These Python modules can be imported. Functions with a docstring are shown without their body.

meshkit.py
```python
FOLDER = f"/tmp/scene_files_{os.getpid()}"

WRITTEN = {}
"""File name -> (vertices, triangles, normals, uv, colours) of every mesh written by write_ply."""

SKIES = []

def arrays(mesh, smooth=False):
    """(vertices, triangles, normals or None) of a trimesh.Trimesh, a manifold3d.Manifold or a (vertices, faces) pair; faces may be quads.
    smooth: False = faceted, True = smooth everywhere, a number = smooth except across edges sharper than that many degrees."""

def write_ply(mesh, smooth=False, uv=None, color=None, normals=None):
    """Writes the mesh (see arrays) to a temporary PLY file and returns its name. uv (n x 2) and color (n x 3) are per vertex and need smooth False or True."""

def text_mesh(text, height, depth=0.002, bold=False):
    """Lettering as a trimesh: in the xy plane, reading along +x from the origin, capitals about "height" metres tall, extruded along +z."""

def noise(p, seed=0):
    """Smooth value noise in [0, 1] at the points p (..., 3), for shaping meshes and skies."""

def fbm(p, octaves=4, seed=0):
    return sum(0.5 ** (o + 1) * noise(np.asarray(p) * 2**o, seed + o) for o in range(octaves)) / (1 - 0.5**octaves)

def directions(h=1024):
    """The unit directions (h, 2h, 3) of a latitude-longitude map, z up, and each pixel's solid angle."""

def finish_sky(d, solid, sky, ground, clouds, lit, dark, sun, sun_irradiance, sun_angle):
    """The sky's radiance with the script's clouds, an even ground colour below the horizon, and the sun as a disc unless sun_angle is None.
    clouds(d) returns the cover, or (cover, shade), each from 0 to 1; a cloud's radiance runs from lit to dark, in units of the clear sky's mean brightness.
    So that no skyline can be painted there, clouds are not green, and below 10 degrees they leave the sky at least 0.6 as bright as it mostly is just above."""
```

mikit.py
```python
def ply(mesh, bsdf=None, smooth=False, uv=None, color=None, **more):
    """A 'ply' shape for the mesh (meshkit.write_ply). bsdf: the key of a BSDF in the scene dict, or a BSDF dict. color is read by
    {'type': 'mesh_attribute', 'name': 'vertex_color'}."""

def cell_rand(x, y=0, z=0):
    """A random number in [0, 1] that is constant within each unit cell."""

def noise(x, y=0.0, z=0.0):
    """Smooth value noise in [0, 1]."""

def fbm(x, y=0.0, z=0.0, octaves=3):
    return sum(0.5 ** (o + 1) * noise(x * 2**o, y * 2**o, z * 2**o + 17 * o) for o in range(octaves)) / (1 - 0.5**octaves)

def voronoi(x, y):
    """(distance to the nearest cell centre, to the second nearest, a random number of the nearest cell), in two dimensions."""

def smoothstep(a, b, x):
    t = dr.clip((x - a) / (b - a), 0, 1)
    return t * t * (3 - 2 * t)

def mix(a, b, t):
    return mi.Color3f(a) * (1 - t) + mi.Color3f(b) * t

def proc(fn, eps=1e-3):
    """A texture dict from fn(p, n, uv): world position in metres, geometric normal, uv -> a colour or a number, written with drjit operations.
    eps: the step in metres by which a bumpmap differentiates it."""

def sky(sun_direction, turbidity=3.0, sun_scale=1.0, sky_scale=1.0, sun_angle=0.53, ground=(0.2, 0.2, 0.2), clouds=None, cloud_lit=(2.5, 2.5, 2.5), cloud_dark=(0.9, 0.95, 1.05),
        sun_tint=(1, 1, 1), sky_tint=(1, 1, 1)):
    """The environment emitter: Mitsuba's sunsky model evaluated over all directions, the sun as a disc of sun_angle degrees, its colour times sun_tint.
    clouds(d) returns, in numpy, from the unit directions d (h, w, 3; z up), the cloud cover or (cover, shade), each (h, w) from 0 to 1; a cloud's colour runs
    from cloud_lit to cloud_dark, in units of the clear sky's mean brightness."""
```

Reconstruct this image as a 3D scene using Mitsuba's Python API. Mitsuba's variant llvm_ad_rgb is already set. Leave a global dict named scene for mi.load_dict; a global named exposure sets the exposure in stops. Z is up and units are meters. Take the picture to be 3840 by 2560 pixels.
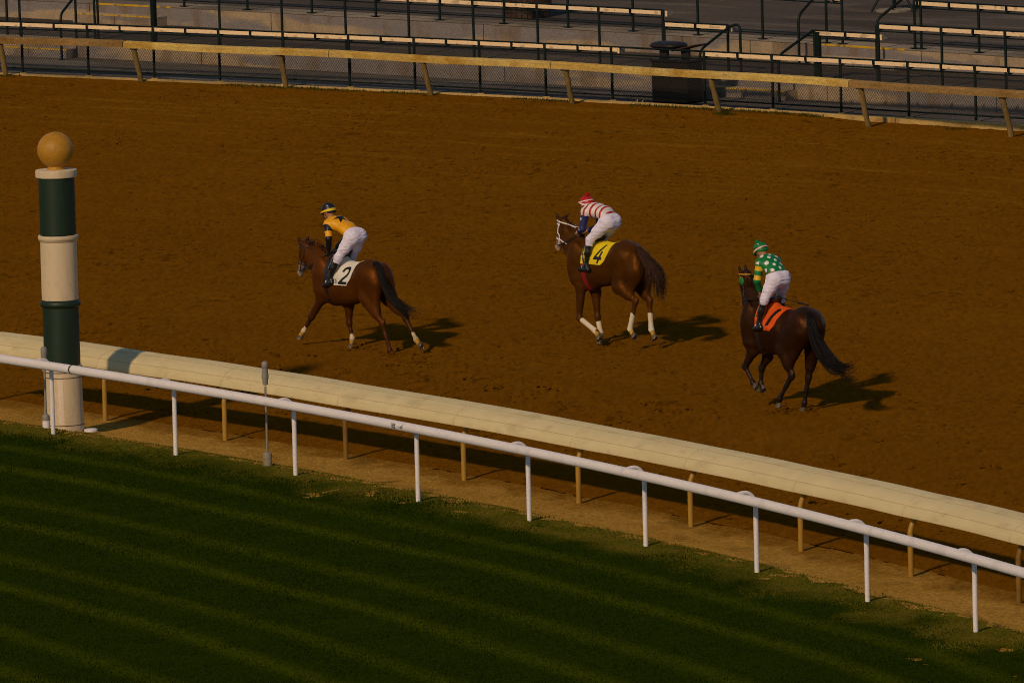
import math, random
import numpy as np
import trimesh, manifold3d as m3d
import drjit as dr
import mitsuba as mi
import mikit
from mikit import noise, fbm, cell_rand, smoothstep, mix, proc
import meshkit

T = mi.ScalarTransform4f
scene, labels = {}, {}
rng = np.random.default_rng(7)

# ------------------------------------------------------------------ camera, sky, exposure
PITCH, ROLL, CAM_Z = math.radians(6.8), -0.027, 19.34
FWD = np.array([0, math.cos(PITCH), -math.sin(PITCH)])
UP0 = np.array([0, math.sin(PITCH), math.cos(PITCH)])
UPV = -math.sin(ROLL) * np.array([1.0, 0, 0]) + math.cos(ROLL) * UP0
scene['camera'] = {'type': 'perspective', 'fov': 2 * math.degrees(math.atan(1920 / 36000)), 'fov_axis': 'x',
                   'near_clip': 1.0, 'far_clip': 5000.0,
                   'to_world': T().look_at(origin=[0, 0, CAM_Z], target=[float(FWD[0]), float(FWD[1]), float(CAM_Z + FWD[2])], up=[float(a) for a in UPV])}
SUN_EL, SUN_AZ = math.radians(30), math.radians(28)
SUN = [-math.sin(SUN_AZ) * math.cos(SUN_EL), -math.cos(SUN_AZ) * math.cos(SUN_EL), math.sin(SUN_EL)]
scene['sky'] = mikit.sky(SUN, turbidity=3.0, sun_scale=1.0, sky_scale=1.25, sun_angle=2.2, sun_tint=(1.0, 0.94, 0.88), ground=(0.10, 0.06, 0.02))
exposure = 0.6


# ------------------------------------------------------------------ helpers
def numbered(base):
    """BASE, or BASE_001, BASE_002 ... when the key (or anything under it) is taken."""
    used = USED.get(base, 0)
    USED[base] = used + 1
    return base if used == 0 else f'{base}_{used:03d}'


USED = {}


def obj(name, mesh, mat, parent=None, smooth=False, uv=None, color=None, label=None, cat=None, group=None, kind=None):
    key = numbered(f'{parent}__{name}' if parent else name)
    scene[key] = mikit.ply(mesh, 'm_' + mat, smooth=smooth, uv=uv, color=color)
    tag(key, label, cat, group, kind)
    return key


def thing(name, label, cat, group=None):
    key = numbered(name)
    tag(key, label, cat, group)
    return key


def tag(key, label=None, cat=None, group=None, kind=None):
    d = {k: v for k, v in (('label', label), ('category', cat), ('group', group), ('kind', kind)) if v}
    if d:
        labels[key] = d


def join(ms):
    return trimesh.util.concatenate([m if isinstance(m, trimesh.Trimesh) else trimesh.Trimesh(m[0], tri(m[1]), process=False) for m in ms])


def tri(f):
    f = np.asarray(f)
    return np.vstack([f[:, [0, 1, 2]], f[:, [0, 2, 3]]]) if f.shape[1] == 4 else f


def box(c, ax, size, bevel=0.0):
    """A box centred at c; ax: 3 unit axes as rows; size along them; edges bevelled."""
    h = np.array(size, float) / 2
    if bevel:
        pts = []
        for sx in (-1, 1):
            for sy in (-1, 1):
                for sz in (-1, 1):
                    s = np.array([sx, sy, sz])
                    for k in range(3):
                        q = h - bevel
                        q[k] = h[k]
                        pts.append(s * q)
        m = trimesh.convex.convex_hull(np.array(pts))
        v, f = np.array(m.vertices), np.array(m.faces)
    else:
        m = trimesh.creation.box(extents=2 * h)
        v, f = np.array(m.vertices), np.array(m.faces)
    return trimesh.Trimesh(np.asarray(c) + v @ np.asarray(ax), f, process=False)


def tube(pts, r, sides=10, caps=True, flat=None):
    """A swept round tube along the points; r a number or one per point."""
    p = np.asarray(pts, float)
    n = len(p)
    r = np.broadcast_to(r, (n,)).astype(float)
    t = np.gradient(p, axis=0)
    t /= np.linalg.norm(t, axis=1, keepdims=True) + 1e-12
    a = np.zeros_like(p)
    ref = np.array([0, 0, 1.0]) if abs(t[0, 2]) < 0.9 else np.array([1.0, 0, 0])
    for i in range(n):
        v = ref - t[i] * (ref @ t[i])
        v /= np.linalg.norm(v) + 1e-12
        a[i], ref = v, v
    b = np.cross(t, a)
    g = np.arange(sides) * 2 * np.pi / sides
    v = p[:, None] + r[:, None, None] * (np.cos(g)[None, :, None] * a[:, None] * (flat or 1.0) + np.sin(g)[None, :, None] * b[:, None])
    i, j = np.meshgrid(np.arange(n - 1), np.arange(sides), indexing='ij')
    q = np.stack([i * sides + j, i * sides + (j + 1) % sides, (i + 1) * sides + (j + 1) % sides, (i + 1) * sides + j], -1).reshape(-1, 4)
    v, f = v.reshape(-1, 3), tri(q)
    if caps:
        v = np.vstack([v, p[:1], p[-1:]])
        k = np.arange(sides)
        f = np.vstack([f, np.stack([k, k * 0 + n * sides, (k + 1) % sides], 1)[:, ::1], np.stack([(n - 1) * sides + k, (n - 1) * sides + (k + 1) % sides, k * 0 + n * sides + 1], 1)])
    m = trimesh.Trimesh(v, f, process=False)
    if m.volume < 0:
        m.invert()
    return m


def lathe(prof, c, n=48):
    """A turned body: prof [(r, z), ...] from the bottom up, around the vertical through c."""
    g = np.arange(n) * 2 * np.pi / n
    pr = np.asarray(prof, float)
    v = np.stack([c[0] + pr[:, :1] * np.cos(g), c[1] + pr[:, :1] * np.sin(g), np.repeat(c[2] + pr[:, 1:], n, 1)], -1).reshape(-1, 3)
    m = len(pr)
    i, j = np.meshgrid(np.arange(m - 1), np.arange(n), indexing='ij')
    q = np.stack([i * n + j, i * n + (j + 1) % n, (i + 1) * n + (j + 1) % n, (i + 1) * n + j], -1).reshape(-1, 4)
    f = tri(q)
    v = np.vstack([v, [[c[0], c[1], c[2] + pr[0, 1]], [c[0], c[1], c[2] + pr[-1, 1]]]])
    k = np.arange(n)
    f = np.vstack([f, np.stack([k * 0 + m * n, (k + 1) % n, k], 1), np.stack([k * 0 + m * n + 1, (m - 1) * n + k, (m - 1) * n + (k + 1) % n], 1)])
    return trimesh.Trimesh(v, f, process=False)


def sweep(path, prof, caps=True):
    """path: list of (point, outward unit normal); prof: closed outline [(outward, up), ...] counter-clockwise."""
    pr = np.asarray(prof, float)
    v = np.array([[np.asarray(p) + o * np.asarray(nn) + np.array([0, 0, u]) for o, u in pr] for p, nn in path])
    n, k = len(path), len(pr)
    i, j = np.meshgrid(np.arange(n - 1), np.arange(k), indexing='ij')
    q = np.stack([i * k + j, i * k + (j + 1) % k, (i + 1) * k + (j + 1) % k, (i + 1) * k + j], -1).reshape(-1, 4)
    f = [tri(q)]
    if caps:
        from shapely.geometry import Polygon
        vv, ff = trimesh.creation.triangulate_polygon(Polygon(pr), engine='earcut')
        idx = [int(np.argmin(np.hypot(*(pr - x).T))) for x in np.asarray(vv)[:, :2]]
        ff = np.array([[idx[a] for a in t] for t in ff])
        f += [ff, ff[:, ::-1] + (n - 1) * k]
    m = trimesh.Trimesh(v.reshape(-1, 3), np.vstack(f), process=False)
    trimesh.repair.fix_normals(m)
    return m


X3, Y3, Z3 = np.eye(3)

# ------------------------------------------------------------------ materials


def mat(name, color, rough=0.7, spec=0.3, bump=None, bump_scale=1.0, two=True, **kw):
    b = {'type': 'principled', 'roughness': rough, 'specular': spec, **kw}
    b['base_color'] = color if isinstance(color, dict) else {'type': 'rgb', 'value': list(color)}
    if bump is not None:
        b = {'type': 'bumpmap', 'arbitrary': bump, 'scale': bump_scale, 'bsdf': b}
    scene['m_' + name] = {'type': 'twosided', 'bsdf': b} if two else b
    return name


C0 = (-109.845, 77.624)      # centre of the turn
R0 = 128.575                 # radius of the line of gold posts


def polar(p):
    x, y = p.x - C0[0], p.y - C0[1]
    return dr.atan2(y, x) * 140.0, dr.sqrt(x * x + y * y) - R0


def dirt_fn(p, n, uv):
    s, d = polar(p)
    big = fbm(p.x * 0.35, p.y * 0.22, 1.0)
    streak = fbm(s * 0.22, d * 1.3, 4.0)
    fine = noise(p.x * 17, p.y * 4.5, 2.0)
    grit = noise(p.x * 34, p.y * 9, 9.0)
    clump = smoothstep(0.66, 0.80, fbm(p.x * 6.5, p.y * 4.2, 5.0)) * smoothstep(0.35, 0.65, noise(p.x * 0.6, p.y * 0.35, 8.0))
    pale = smoothstep(0.58, 0.76, fbm(s * 0.5, d * 3.4, 14.0)) * smoothstep(20.0, 34.0, d)
    c = mix((0.104, 0.0385, 0.0017), (0.128, 0.0510, 0.0025), big * 0.5 + streak * 0.5)
    c = mix(c, mi.Color3f(0.155, 0.075, 0.006), 0.45 * pale)
    return c * (0.76 + 0.26 * fine + 0.22 * grit) * (1 - 0.40 * clump)


def dirt_bump(p, n, uv):
    return 0.009 * noise(p.x * 11, p.y * 6, 3.0) + 0.008 * noise(p.x * 34, p.y * 16, 7.0)


mat('dirt', proc(dirt_fn), 1.0, 0.0, proc(dirt_bump, 0.01))


def sand_fn(p, n, uv):
    s, d = polar(p)
    a = fbm(p.x * 1.1, p.y * 0.7, 2.0)
    g = noise(p.x * 30, p.y * 16, 3.0)
    st = noise(s * 0.6, d * 5.0, 6.0)
    c = mix((0.215, 0.110, 0.016), (0.300, 0.168, 0.036), a * 0.6 + st * 0.4)
    dk = smoothstep(0.66, 0.8, fbm(p.x * 2.1, p.y * 1.1, 11.0))
    spill = smoothstep(-0.5, 0.35, d + 1.2 * (fbm(p.x * 2.4, p.y * 1.5, 31.0) - 0.5))
    c = mix(c, mi.Color3f(0.120, 0.050, 0.004), 0.75 * spill)
    return c * (0.75 + 0.5 * g) * (1 - 0.25 * dk)


mat('sand', proc(sand_fn), 1.0, 0.0, proc(lambda p, n, uv: 0.008 * noise(p.x * 14, p.y * 9, 1.0) + 0.004 * noise(p.x * 40, p.y * 30, 2.0), 0.008))


def turf_fn(p, n, uv):
    s, d = polar(p)
    e = dr.sqrt((p.x + 99.028) * (p.x + 99.028) + (p.y - 78.776) * (p.y - 78.776)) - 114.239
    a = fbm(p.x * 1.4, p.y * 0.8, 8.0)
    g = noise(p.x * 26, p.y * 13, 1.0)
    q = (e + 0.30 * noise(s * 0.25, d * 0.4)) / 3.05
    q = q - dr.floor(q)
    band = smoothstep(0.12, 0.0, dr.abs(q - 0.15)) + 0.8 * smoothstep(0.12, 0.0, dr.abs(q - 0.58))
    c = mix((0.0125, 0.0225, 0.0009), (0.036, 0.048, 0.0018), band * 0.85 + a * 0.15)
    dry = smoothstep(-0.9, 0.2, e + 1.5 * (fbm(p.x * 1.3, p.y * 0.8, 3.0) - 0.5))
    c = mix(c, mix((0.060, 0.062, 0.005), (0.125, 0.085, 0.012), noise(p.x * 3.5, p.y * 2, 5.0)), dry * 0.85)
    return c * (0.8 + 0.4 * g)


mat('turf', proc(turf_fn), 1.0, 0.0, proc(lambda p, n, uv: 0.008 * noise(p.x * 22, p.y * 15, 1.0), 0.01))
mat('grass_blade', {'type': 'mesh_attribute', 'name': 'vertex_color'}, 1.0, 0.0)
mat('hair', {'type': 'mesh_attribute', 'name': 'vertex_color'}, 0.6, 0.12)
mat('coat', {'type': 'mesh_attribute', 'name': 'vertex_color'}, 0.48, 0.22, proc(lambda p, n, uv: 0.012 * fbm(p.x * 8, p.y * 8, p.z * 6) + 0.0015 * noise(p.x * 60, p.y * 60, p.z * 40), 0.004), spec_tint=0.85)


def concrete(tint, stain, seed):
    def fn(p, n, uv):
        u = p.x * 0.72 - p.y * 0.69
        side = smoothstep(0.5, 0.8, 1 - dr.abs(n.z))
        a = fbm(p.x * 1.7, p.y * 1.2, p.z * 2.0 + seed)
        drip = smoothstep(0.52, 0.78, fbm(u * 2.6, p.z * 0.9, seed)) * side
        blot = smoothstep(0.38, 0.58, fbm(u * 0.38, p.z * 3.2, seed + 3.0) + 0.12 * (noise(u * 4.0, p.z * 1.5, seed) - 0.5)) * side
        grime = smoothstep(0.5, 0.7, fbm(p.x * 0.5, p.y * 0.35, seed + 5.0)) * (1 - side)
        g = noise(p.x * 30, p.y * 30, p.z * 30)
        c = mi.Color3f(tint) * (0.72 + 0.4 * a)
        c = mix(c, mi.Color3f(stain), 0.75 * blot)
        c = mix(c, mi.Color3f(tint) * mi.Color3f(0.42, 0.36, 0.30), 0.6 * drip)
        c = mix(c, mi.Color3f(tint) * 0.42, 0.75 * grime)
        return c * (0.85 + 0.3 * g)
    return fn


mat('concrete_wall', proc(concrete((0.345, 0.250, 0.158), (0.135, 0.130, 0.150), 1.0)), 0.9, 0.2)
mat('concrete_slab', proc(concrete((0.200, 0.160, 0.118), (0.17, 0.14, 0.11), 6.0)), 0.9, 0.2)
mat('kerb', proc(concrete((0.50, 0.32, 0.105), (0.28, 0.2, 0.09), 9.0)), 0.9, 0.2)


def paving(tone, seed):
    def fn(p, n, uv):
        u, v = p.x * 0.72 - p.y * 0.69, p.x * 0.69 + p.y * 0.72
        a = fbm(u * 0.35, v * 1.1, seed)
        streak = smoothstep(0.55, 0.72, fbm(u * 0.5, v * 3.2, seed + 2.0))
        wet = smoothstep(0.46, 0.64, fbm(u * 0.22, v * 0.8, seed + 7.0))
        g = noise(p.x * 26, p.y * 20, seed)
        c = mi.Color3f(tone) * (0.7 + 0.5 * a)
        c = mix(c, mi.Color3f(tone) * 1.75, 0.6 * streak)
        return mix(c, mi.Color3f(tone) * mi.Color3f(0.55, 0.5, 0.45), 0.7 * wet) * (0.8 + 0.4 * g)
    return fn


mat('asphalt_low', proc(paving((0.100, 0.086, 0.070), 2.0)), 0.85, 0.25)
mat('asphalt_mid', proc(paving((0.056, 0.043, 0.031), 12.0)), 0.85, 0.25)
mat('asphalt_high', proc(paving((0.062, 0.048, 0.036), 22.0)), 0.85, 0.25)
mat('pale_slab', proc(paving((0.20, 0.165, 0.125), 32.0)), 0.85, 0.25)
mat('green_pipe', proc(lambda p, n, uv: mix((0.0045, 0.0125, 0.0080), (0.0025, 0.0040, 0.0035), fbm(p.x * 3, p.y * 3, p.z * 5))), 0.5, 0.22)
mat('chain', (0.020, 0.018, 0.015), 0.6, 0.25)


def board_fn(p, n, uv):
    a = fbm(p.x * 2.2, p.y * 2.2, p.z * 9.0)
    spot = smoothstep(0.72, 0.8, noise(p.x * 7, p.y * 7, p.z * 12.0))
    return mix((0.76, 0.525, 0.295), (0.84, 0.605, 0.36), a) * (1 - 0.35 * spot)


mat('cream_board', proc(board_fn), 0.6, 0.3)
mat('grey_plate', proc(lambda p, n, uv: mix((0.20, 0.175, 0.15), (0.28, 0.25, 0.21), fbm(p.x * 5, p.y * 5, p.z * 8))), 0.6, 0.3)


def beam(c1, c2, c3, seed):
    def fn(p, n, uv):
        u = p.x * 0.74 - p.y * 0.67
        grain = smoothstep(0.25, 0.75, fbm(u * 1.6, p.z * 30.0, seed))
        mold = smoothstep(0.48, 0.72, fbm(u * 2.3, p.z * 5.0 + seed, 4.0))
        blotch = smoothstep(0.45, 0.7, fbm(u * 0.7, p.z * 2.0, seed + 8.0))
        drip = noise(u * 9.0, p.z * 2.0, seed)
        c = mix(c1, c2, grain * 0.7 + drip * 0.3)
        return mix(c, c3, 0.5 * mold + 0.45 * blotch) * (0.82 + 0.36 * noise(u * 22.0, p.z * 40.0, seed))
    return fn


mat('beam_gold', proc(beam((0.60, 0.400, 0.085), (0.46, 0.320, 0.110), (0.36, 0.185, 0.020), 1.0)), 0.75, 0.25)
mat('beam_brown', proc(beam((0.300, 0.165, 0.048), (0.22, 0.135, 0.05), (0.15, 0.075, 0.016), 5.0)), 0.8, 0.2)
mat('rail_post', proc(lambda p, n, uv: mix((0.26, 0.165, 0.05), (0.10, 0.065, 0.022), fbm(p.x * 6, p.y * 6, p.z * 3)) * (0.75 + 0.5 * noise(p.x * 40, p.y * 40, p.z * 9))), 0.8, 0.2)


def white_fn(p, n, uv):
    a = fbm(p.x * 2.5, p.y * 2.5, p.z * 4)
    m = smoothstep(0.62, 0.8, fbm(p.x * 6, p.y * 6, p.z * 3 + 5.0))
    return mix((0.68, 0.615, 0.610), (0.75, 0.685, 0.685), a) * (1 - 0.1 * m)


mat('white_plastic', proc(white_fn), 0.5, 0.3)


def cover_fn(p, n, uv):
    s, d = polar(p)
    a = fbm(s * 0.9, d * 7.0, p.z * 9.0)
    m = smoothstep(0.55, 0.8, fbm(s * 2.4, d * 6.0, p.z * 6.0 + 3.0))
    st = noise(s * 5.0, d * 0.8, 2.0)
    c = mix((0.570, 0.455, 0.235), (0.66, 0.540, 0.305), a * 0.7 + st * 0.3)
    return mix(c, (0.40, 0.32, 0.17), 0.45 * m)


mat('cover', proc(cover_fn), 0.6, 0.2)
mat('cover_seam', (0.47, 0.365, 0.185), 0.7, 0.2)
mat('gold_post', proc(lambda p, n, uv: mix((0.42, 0.235, 0.030), (0.30, 0.15, 0.016), fbm(p.x * 7, p.y * 7, p.z * 3))), 0.5, 0.4)
mat('brown_post', proc(lambda p, n, uv: mix((0.28, 0.15, 0.020), (0.12, 0.055, 0.010), fbm(p.x * 9, p.y * 9, p.z * 4))), 0.6, 0.3)


def cream_fn(p, n, uv):
    a = fbm(p.x * 5, p.y * 5, p.z * 1.2)
    sp = smoothstep(0.7, 0.78, noise(p.x * 20, p.y * 20, p.z * 9))
    run = smoothstep(0.55, 0.75, fbm(p.x * 9, p.y * 9, p.z * 0.6 + 4.0))
    return mix((0.570, 0.440, 0.280), (0.62, 0.485, 0.320), a) * (1 - 0.08 * run) * (1 - 0.06 * sp)


mat('cream_paint', proc(cream_fn), 0.55, 0.35)
mat('green_paint', proc(lambda p, n, uv: mix((0.007, 0.019, 0.008), (0.011, 0.027, 0.012), fbm(p.x * 4, p.y * 4, p.z * 2)) ), 0.5, 0.4)
mat('gold_ball', proc(lambda p, n, uv: mix((0.46, 0.225, 0.018), (0.36, 0.165, 0.012), fbm(p.x * 8, p.y * 8, p.z * 8)) * (0.85 + 0.3 * noise(p.x * 60, p.y * 60, p.z * 60))), 0.5, 0.3)
mat('dark_strap', (0.05, 0.038, 0.022), 0.6, 0.3)
mat('light_strip', (0.70, 0.56, 0.42), 0.4, 0.4)
mat('grey_plastic', proc(lambda p, n, uv: mix((0.19, 0.165, 0.145), (0.26, 0.23, 0.20), fbm(p.x * 9, p.y * 9, p.z * 6))), 0.5, 0.4)
mat('dusty_plastic', proc(lambda p, n, uv: mix((0.20, 0.155, 0.085), (0.28, 0.24, 0.18), fbm(p.x * 9, p.y * 9, p.z * 6))), 0.6, 0.3)
mat('galvanised', (0.33, 0.30, 0.26), 0.4, 0.5, metallic=0.5)
mat('yellow_paint', proc(lambda p, n, uv: mix((0.50, 0.29, 0.012), (0.19, 0.13, 0.06), smoothstep(0.52, 0.68, fbm(p.x * 7, p.y * 7, p.z * 7)))), 0.7, 0.2)
mat('bin_black', proc(lambda p, n, uv: mix((0.010, 0.008, 0.007), (0.022, 0.014, 0.009), fbm(p.x * 3, p.y * 3, p.z * 3))), 0.5, 0.4)
mat('dark_wood', proc(lambda p, n, uv: mix((0.060, 0.026, 0.012), (0.030, 0.014, 0.008), fbm(p.x * 4, p.y * 4, p.z * 1.2))), 0.6, 0.3)
mat('sticker', (0.07, 0.07, 0.09), 0.4, 0.4)
mat('sticker_print', (0.5, 0.47, 0.45), 0.5, 0.3)
mat('straw', (0.42, 0.27, 0.10), 0.8, 0.2)
# ------------------------------------------------------------------ ground
PROF_D = [-500, -1.7, -1.2, 0.0, 0.5, 3.4, 6.4, 37.0, 39.0, 60]
PROF_Z = [0.0, 0.0, -0.13, -0.17, -0.165, -0.19, 0.10, 0.10, 0.06, 0.04]
CW, RW = (-99.028, 78.776), 114.239          # centre and radius of the line of white posts
TURF_Z = 0.60


def ground_z(x, y):
    """Height of the ground: raised turf, a grass bank down to the sand, a shallow swale, then the track."""
    d = np.hypot(np.asarray(x) - C0[0], np.asarray(y) - C0[1]) - R0
    e = np.hypot(np.asarray(x) - CW[0], np.asarray(y) - CW[1]) - RW
    t = np.clip((e - 0.35) / 1.75, 0, 1)
    z = sum(np.interp(d + o, PROF_D, PROF_Z) for o in (-0.3, -0.1, 0.1, 0.3)) / 4
    z = z + TURF_Z * (1 - t * t * (3 - 2 * t))
    left = np.clip((7.4 - np.asarray(x)) / 1.2, 0, 1)     # dirt banked up against the kerb on the left
    return z + 0.085 * np.clip((d - 37.4) / 1.1, 0, 1) * left


def at(phi, d):
    r = R0 + np.asarray(d)
    return C0[0] + r * np.cos(phi), C0[1] + r * np.sin(phi)


def d_of_e(phi, e):
    """The d at which the ray of angle phi crosses the circle e outside the white posts."""
    ux, uy = np.cos(phi), np.sin(phi)
    wx, wy = CW[0] - C0[0], CW[1] - C0[1]
    b = ux * wx + uy * wy
    return b + np.sqrt(b * b - (wx * wx + wy * wy) + (RW + e) ** 2) - R0


def dist(x, y):
    return np.hypot(np.asarray(x) - C0[0], np.asarray(y) - C0[1]) - R0


def grid_mesh(X, Y, Z):
    n, m = X.shape
    v = np.stack([X, Y, Z], -1).reshape(-1, 3)
    i, j = np.meshgrid(np.arange(n - 1), np.arange(m - 1), indexing='ij')
    q = np.stack([i * m + j, (i + 1) * m + j, (i + 1) * m + j + 1, i * m + j + 1], -1).reshape(-1, 4)
    f = tri(q)
    a, b, c = v[f[0]]
    if np.cross(b - a, c - a)[2] < 0:
        f = f[:, ::-1]
    return v, f


def struct(name, mesh, m, smooth=True):
    return obj(name, mesh, m, smooth=smooth, kind='structure')


# a great sheet of turf below everything, out to the horizon
gx, gy = np.meshgrid(np.linspace(-2500, 2500, 26), np.linspace(-2500, 2500, 26), indexing='ij')
struct('ground', grid_mesh(gx, gy, np.full_like(gx, -0.9)), 'turf', False)

# dirt track: fine where it is seen, coarse further round the turn
dd = np.concatenate([np.linspace(0.0, 12, 130), np.linspace(12, 39.2, 190)[1:], [39.8, 40.6]])
tt = np.concatenate([np.linspace(-2.2, -0.05, 24), np.linspace(0, 1, 560), np.linspace(1.05, 3.2, 24)])
Tt, Dd = np.meshgrid(tt, dd, indexing='ij')
lo = np.radians(21.5 + 20.5 * Dd / 39)
hi = np.radians(41.0 + 15.0 * Dd / 39)
Ph = lo + (hi - lo) * Tt
edge = 0.42 + 0.16 * (meshkit.fbm(np.stack([Ph * 190, Ph * 0, Ph * 0], -1), 3, 4) - 0.5)
Dd = Dd + np.clip(1 - Dd / 1.2, 0, 1) * edge
X, Y = at(Ph, Dd)
fade = np.clip(np.minimum(Tt + 0.3, 1.3 - Tt) / 0.3, 0, 1)
P3 = np.stack([X, Y, X * 0], -1)
near = np.clip((Dd - 0.2) / 0.6, 0.15, 1)
rough = 0.013 * (meshkit.fbm(P3 * [3.4, 2.8, 1], 3, 1) - 0.5) + 0.05 * np.clip(meshkit.noise(P3 * [6.5, 5.2, 1], 9) - 0.66, 0, 1) - 0.08 * np.clip(meshkit.noise(P3 * [5.6, 4.4, 1], 5) - 0.80, 0, 1)
harrow = 0.006 * np.sin(Dd * 2 * np.pi / 0.42 + 2.5 * meshkit.noise(P3 * 0.5, 3)) * np.clip((Dd - 24) / 8, 0, 1)
struct('dirt_track', grid_mesh(X, Y, ground_z(X, Y) + 0.006 + fade * near * (rough + harrow)), 'dirt')


def ring(name, d0, d1, nd, p0, p1, npn, dz, m, amp=0.0, edge_fn=None, seed=0):
    ph, d = np.meshgrid(np.radians(np.linspace(p0, p1, npn)), np.linspace(0, 1, nd), indexing='ij')
    d = d0 + d * ((edge_fn(ph) if edge_fn else d1) - d0)
    x, y = at(ph, d)
    p = np.stack([x, y, x * 0], -1)
    z = ground_z(x, y) + dz + amp * (meshkit.fbm(p * [2.4, 1.8, 1], 3, seed) - 0.5)
    return struct(name, grid_mesh(x, y, z), m)


def turf_edge(ph):
    p = np.stack([np.asarray(ph) * 128, np.asarray(ph) * 0, np.asarray(ph) * 0], -1)
    return d_of_e(ph, 0.42 + 0.55 * (meshkit.fbm(p * 0.55, 3, 11) - 0.5) + 0.45 * (meshkit.fbm(p * 3.0, 2, 12) - 0.5))


ring('sand_path', -5.6, 1.4, 60, 5, 75, 1500, -0.004, 'sand', 0.022, None, 21)
ring('turf', -120, 0, 300, 2, 88, 1600, 0.006, 'turf', 0.03, turf_edge, 31)

# grass blades on the turf that is in view (nobody could count them)
N = 380000
gx = rng.uniform(-10.5, 9.5, N)
gy = rng.uniform(117.5, 150.5, N)
gd = dist(gx, gy)
gphi = np.arctan2(gy - C0[1], gx - C0[0])
ge = turf_edge(gphi)
fringe = gd - ge
ge2 = np.hypot(gx - CW[0], gy - CW[1]) - RW
keep = (fringe < 0.02) | ((fringe < 0.7) & (rng.random(N) < 0.22 * np.clip(1 - fringe / 0.7, 0, 1) + 0.25 * (meshkit.noise(np.stack([gx * 2, gy * 1.4, gx * 0], -1), 3) > 0.72)))
hx = 0.0529 * gy + 0.6
keep &= np.abs(gx) < hx
gx, gy, gd, fringe, ge2 = gx[keep], gy[keep], gd[keep], fringe[keep], ge2[keep]
n = len(gx)
Pg = np.stack([gx, gy, gx * 0], -1)
qb = (ge2 + 0.30 * meshkit.noise(Pg * [0.25, 0.3, 1], 7)) / 3.05
qb = qb - np.floor(qb)
band = np.clip((0.10 - np.abs(qb - 0.15)) / 0.10, 0, 1) + 0.8 * np.clip((0.10 - np.abs(qb - 0.58)) / 0.10, 0, 1)
dry = np.clip((ge2 + 0.75 + 2.6 * (meshkit.fbm(Pg * [1.3, 0.8, 1], 3, 13) - 0.5)) / 0.9, 0, 1)
hgt = rng.uniform(0.012, 0.026, n) * (1 - 0.35 * dry)
ang = rng.uniform(0, 2 * np.pi, n)
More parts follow.
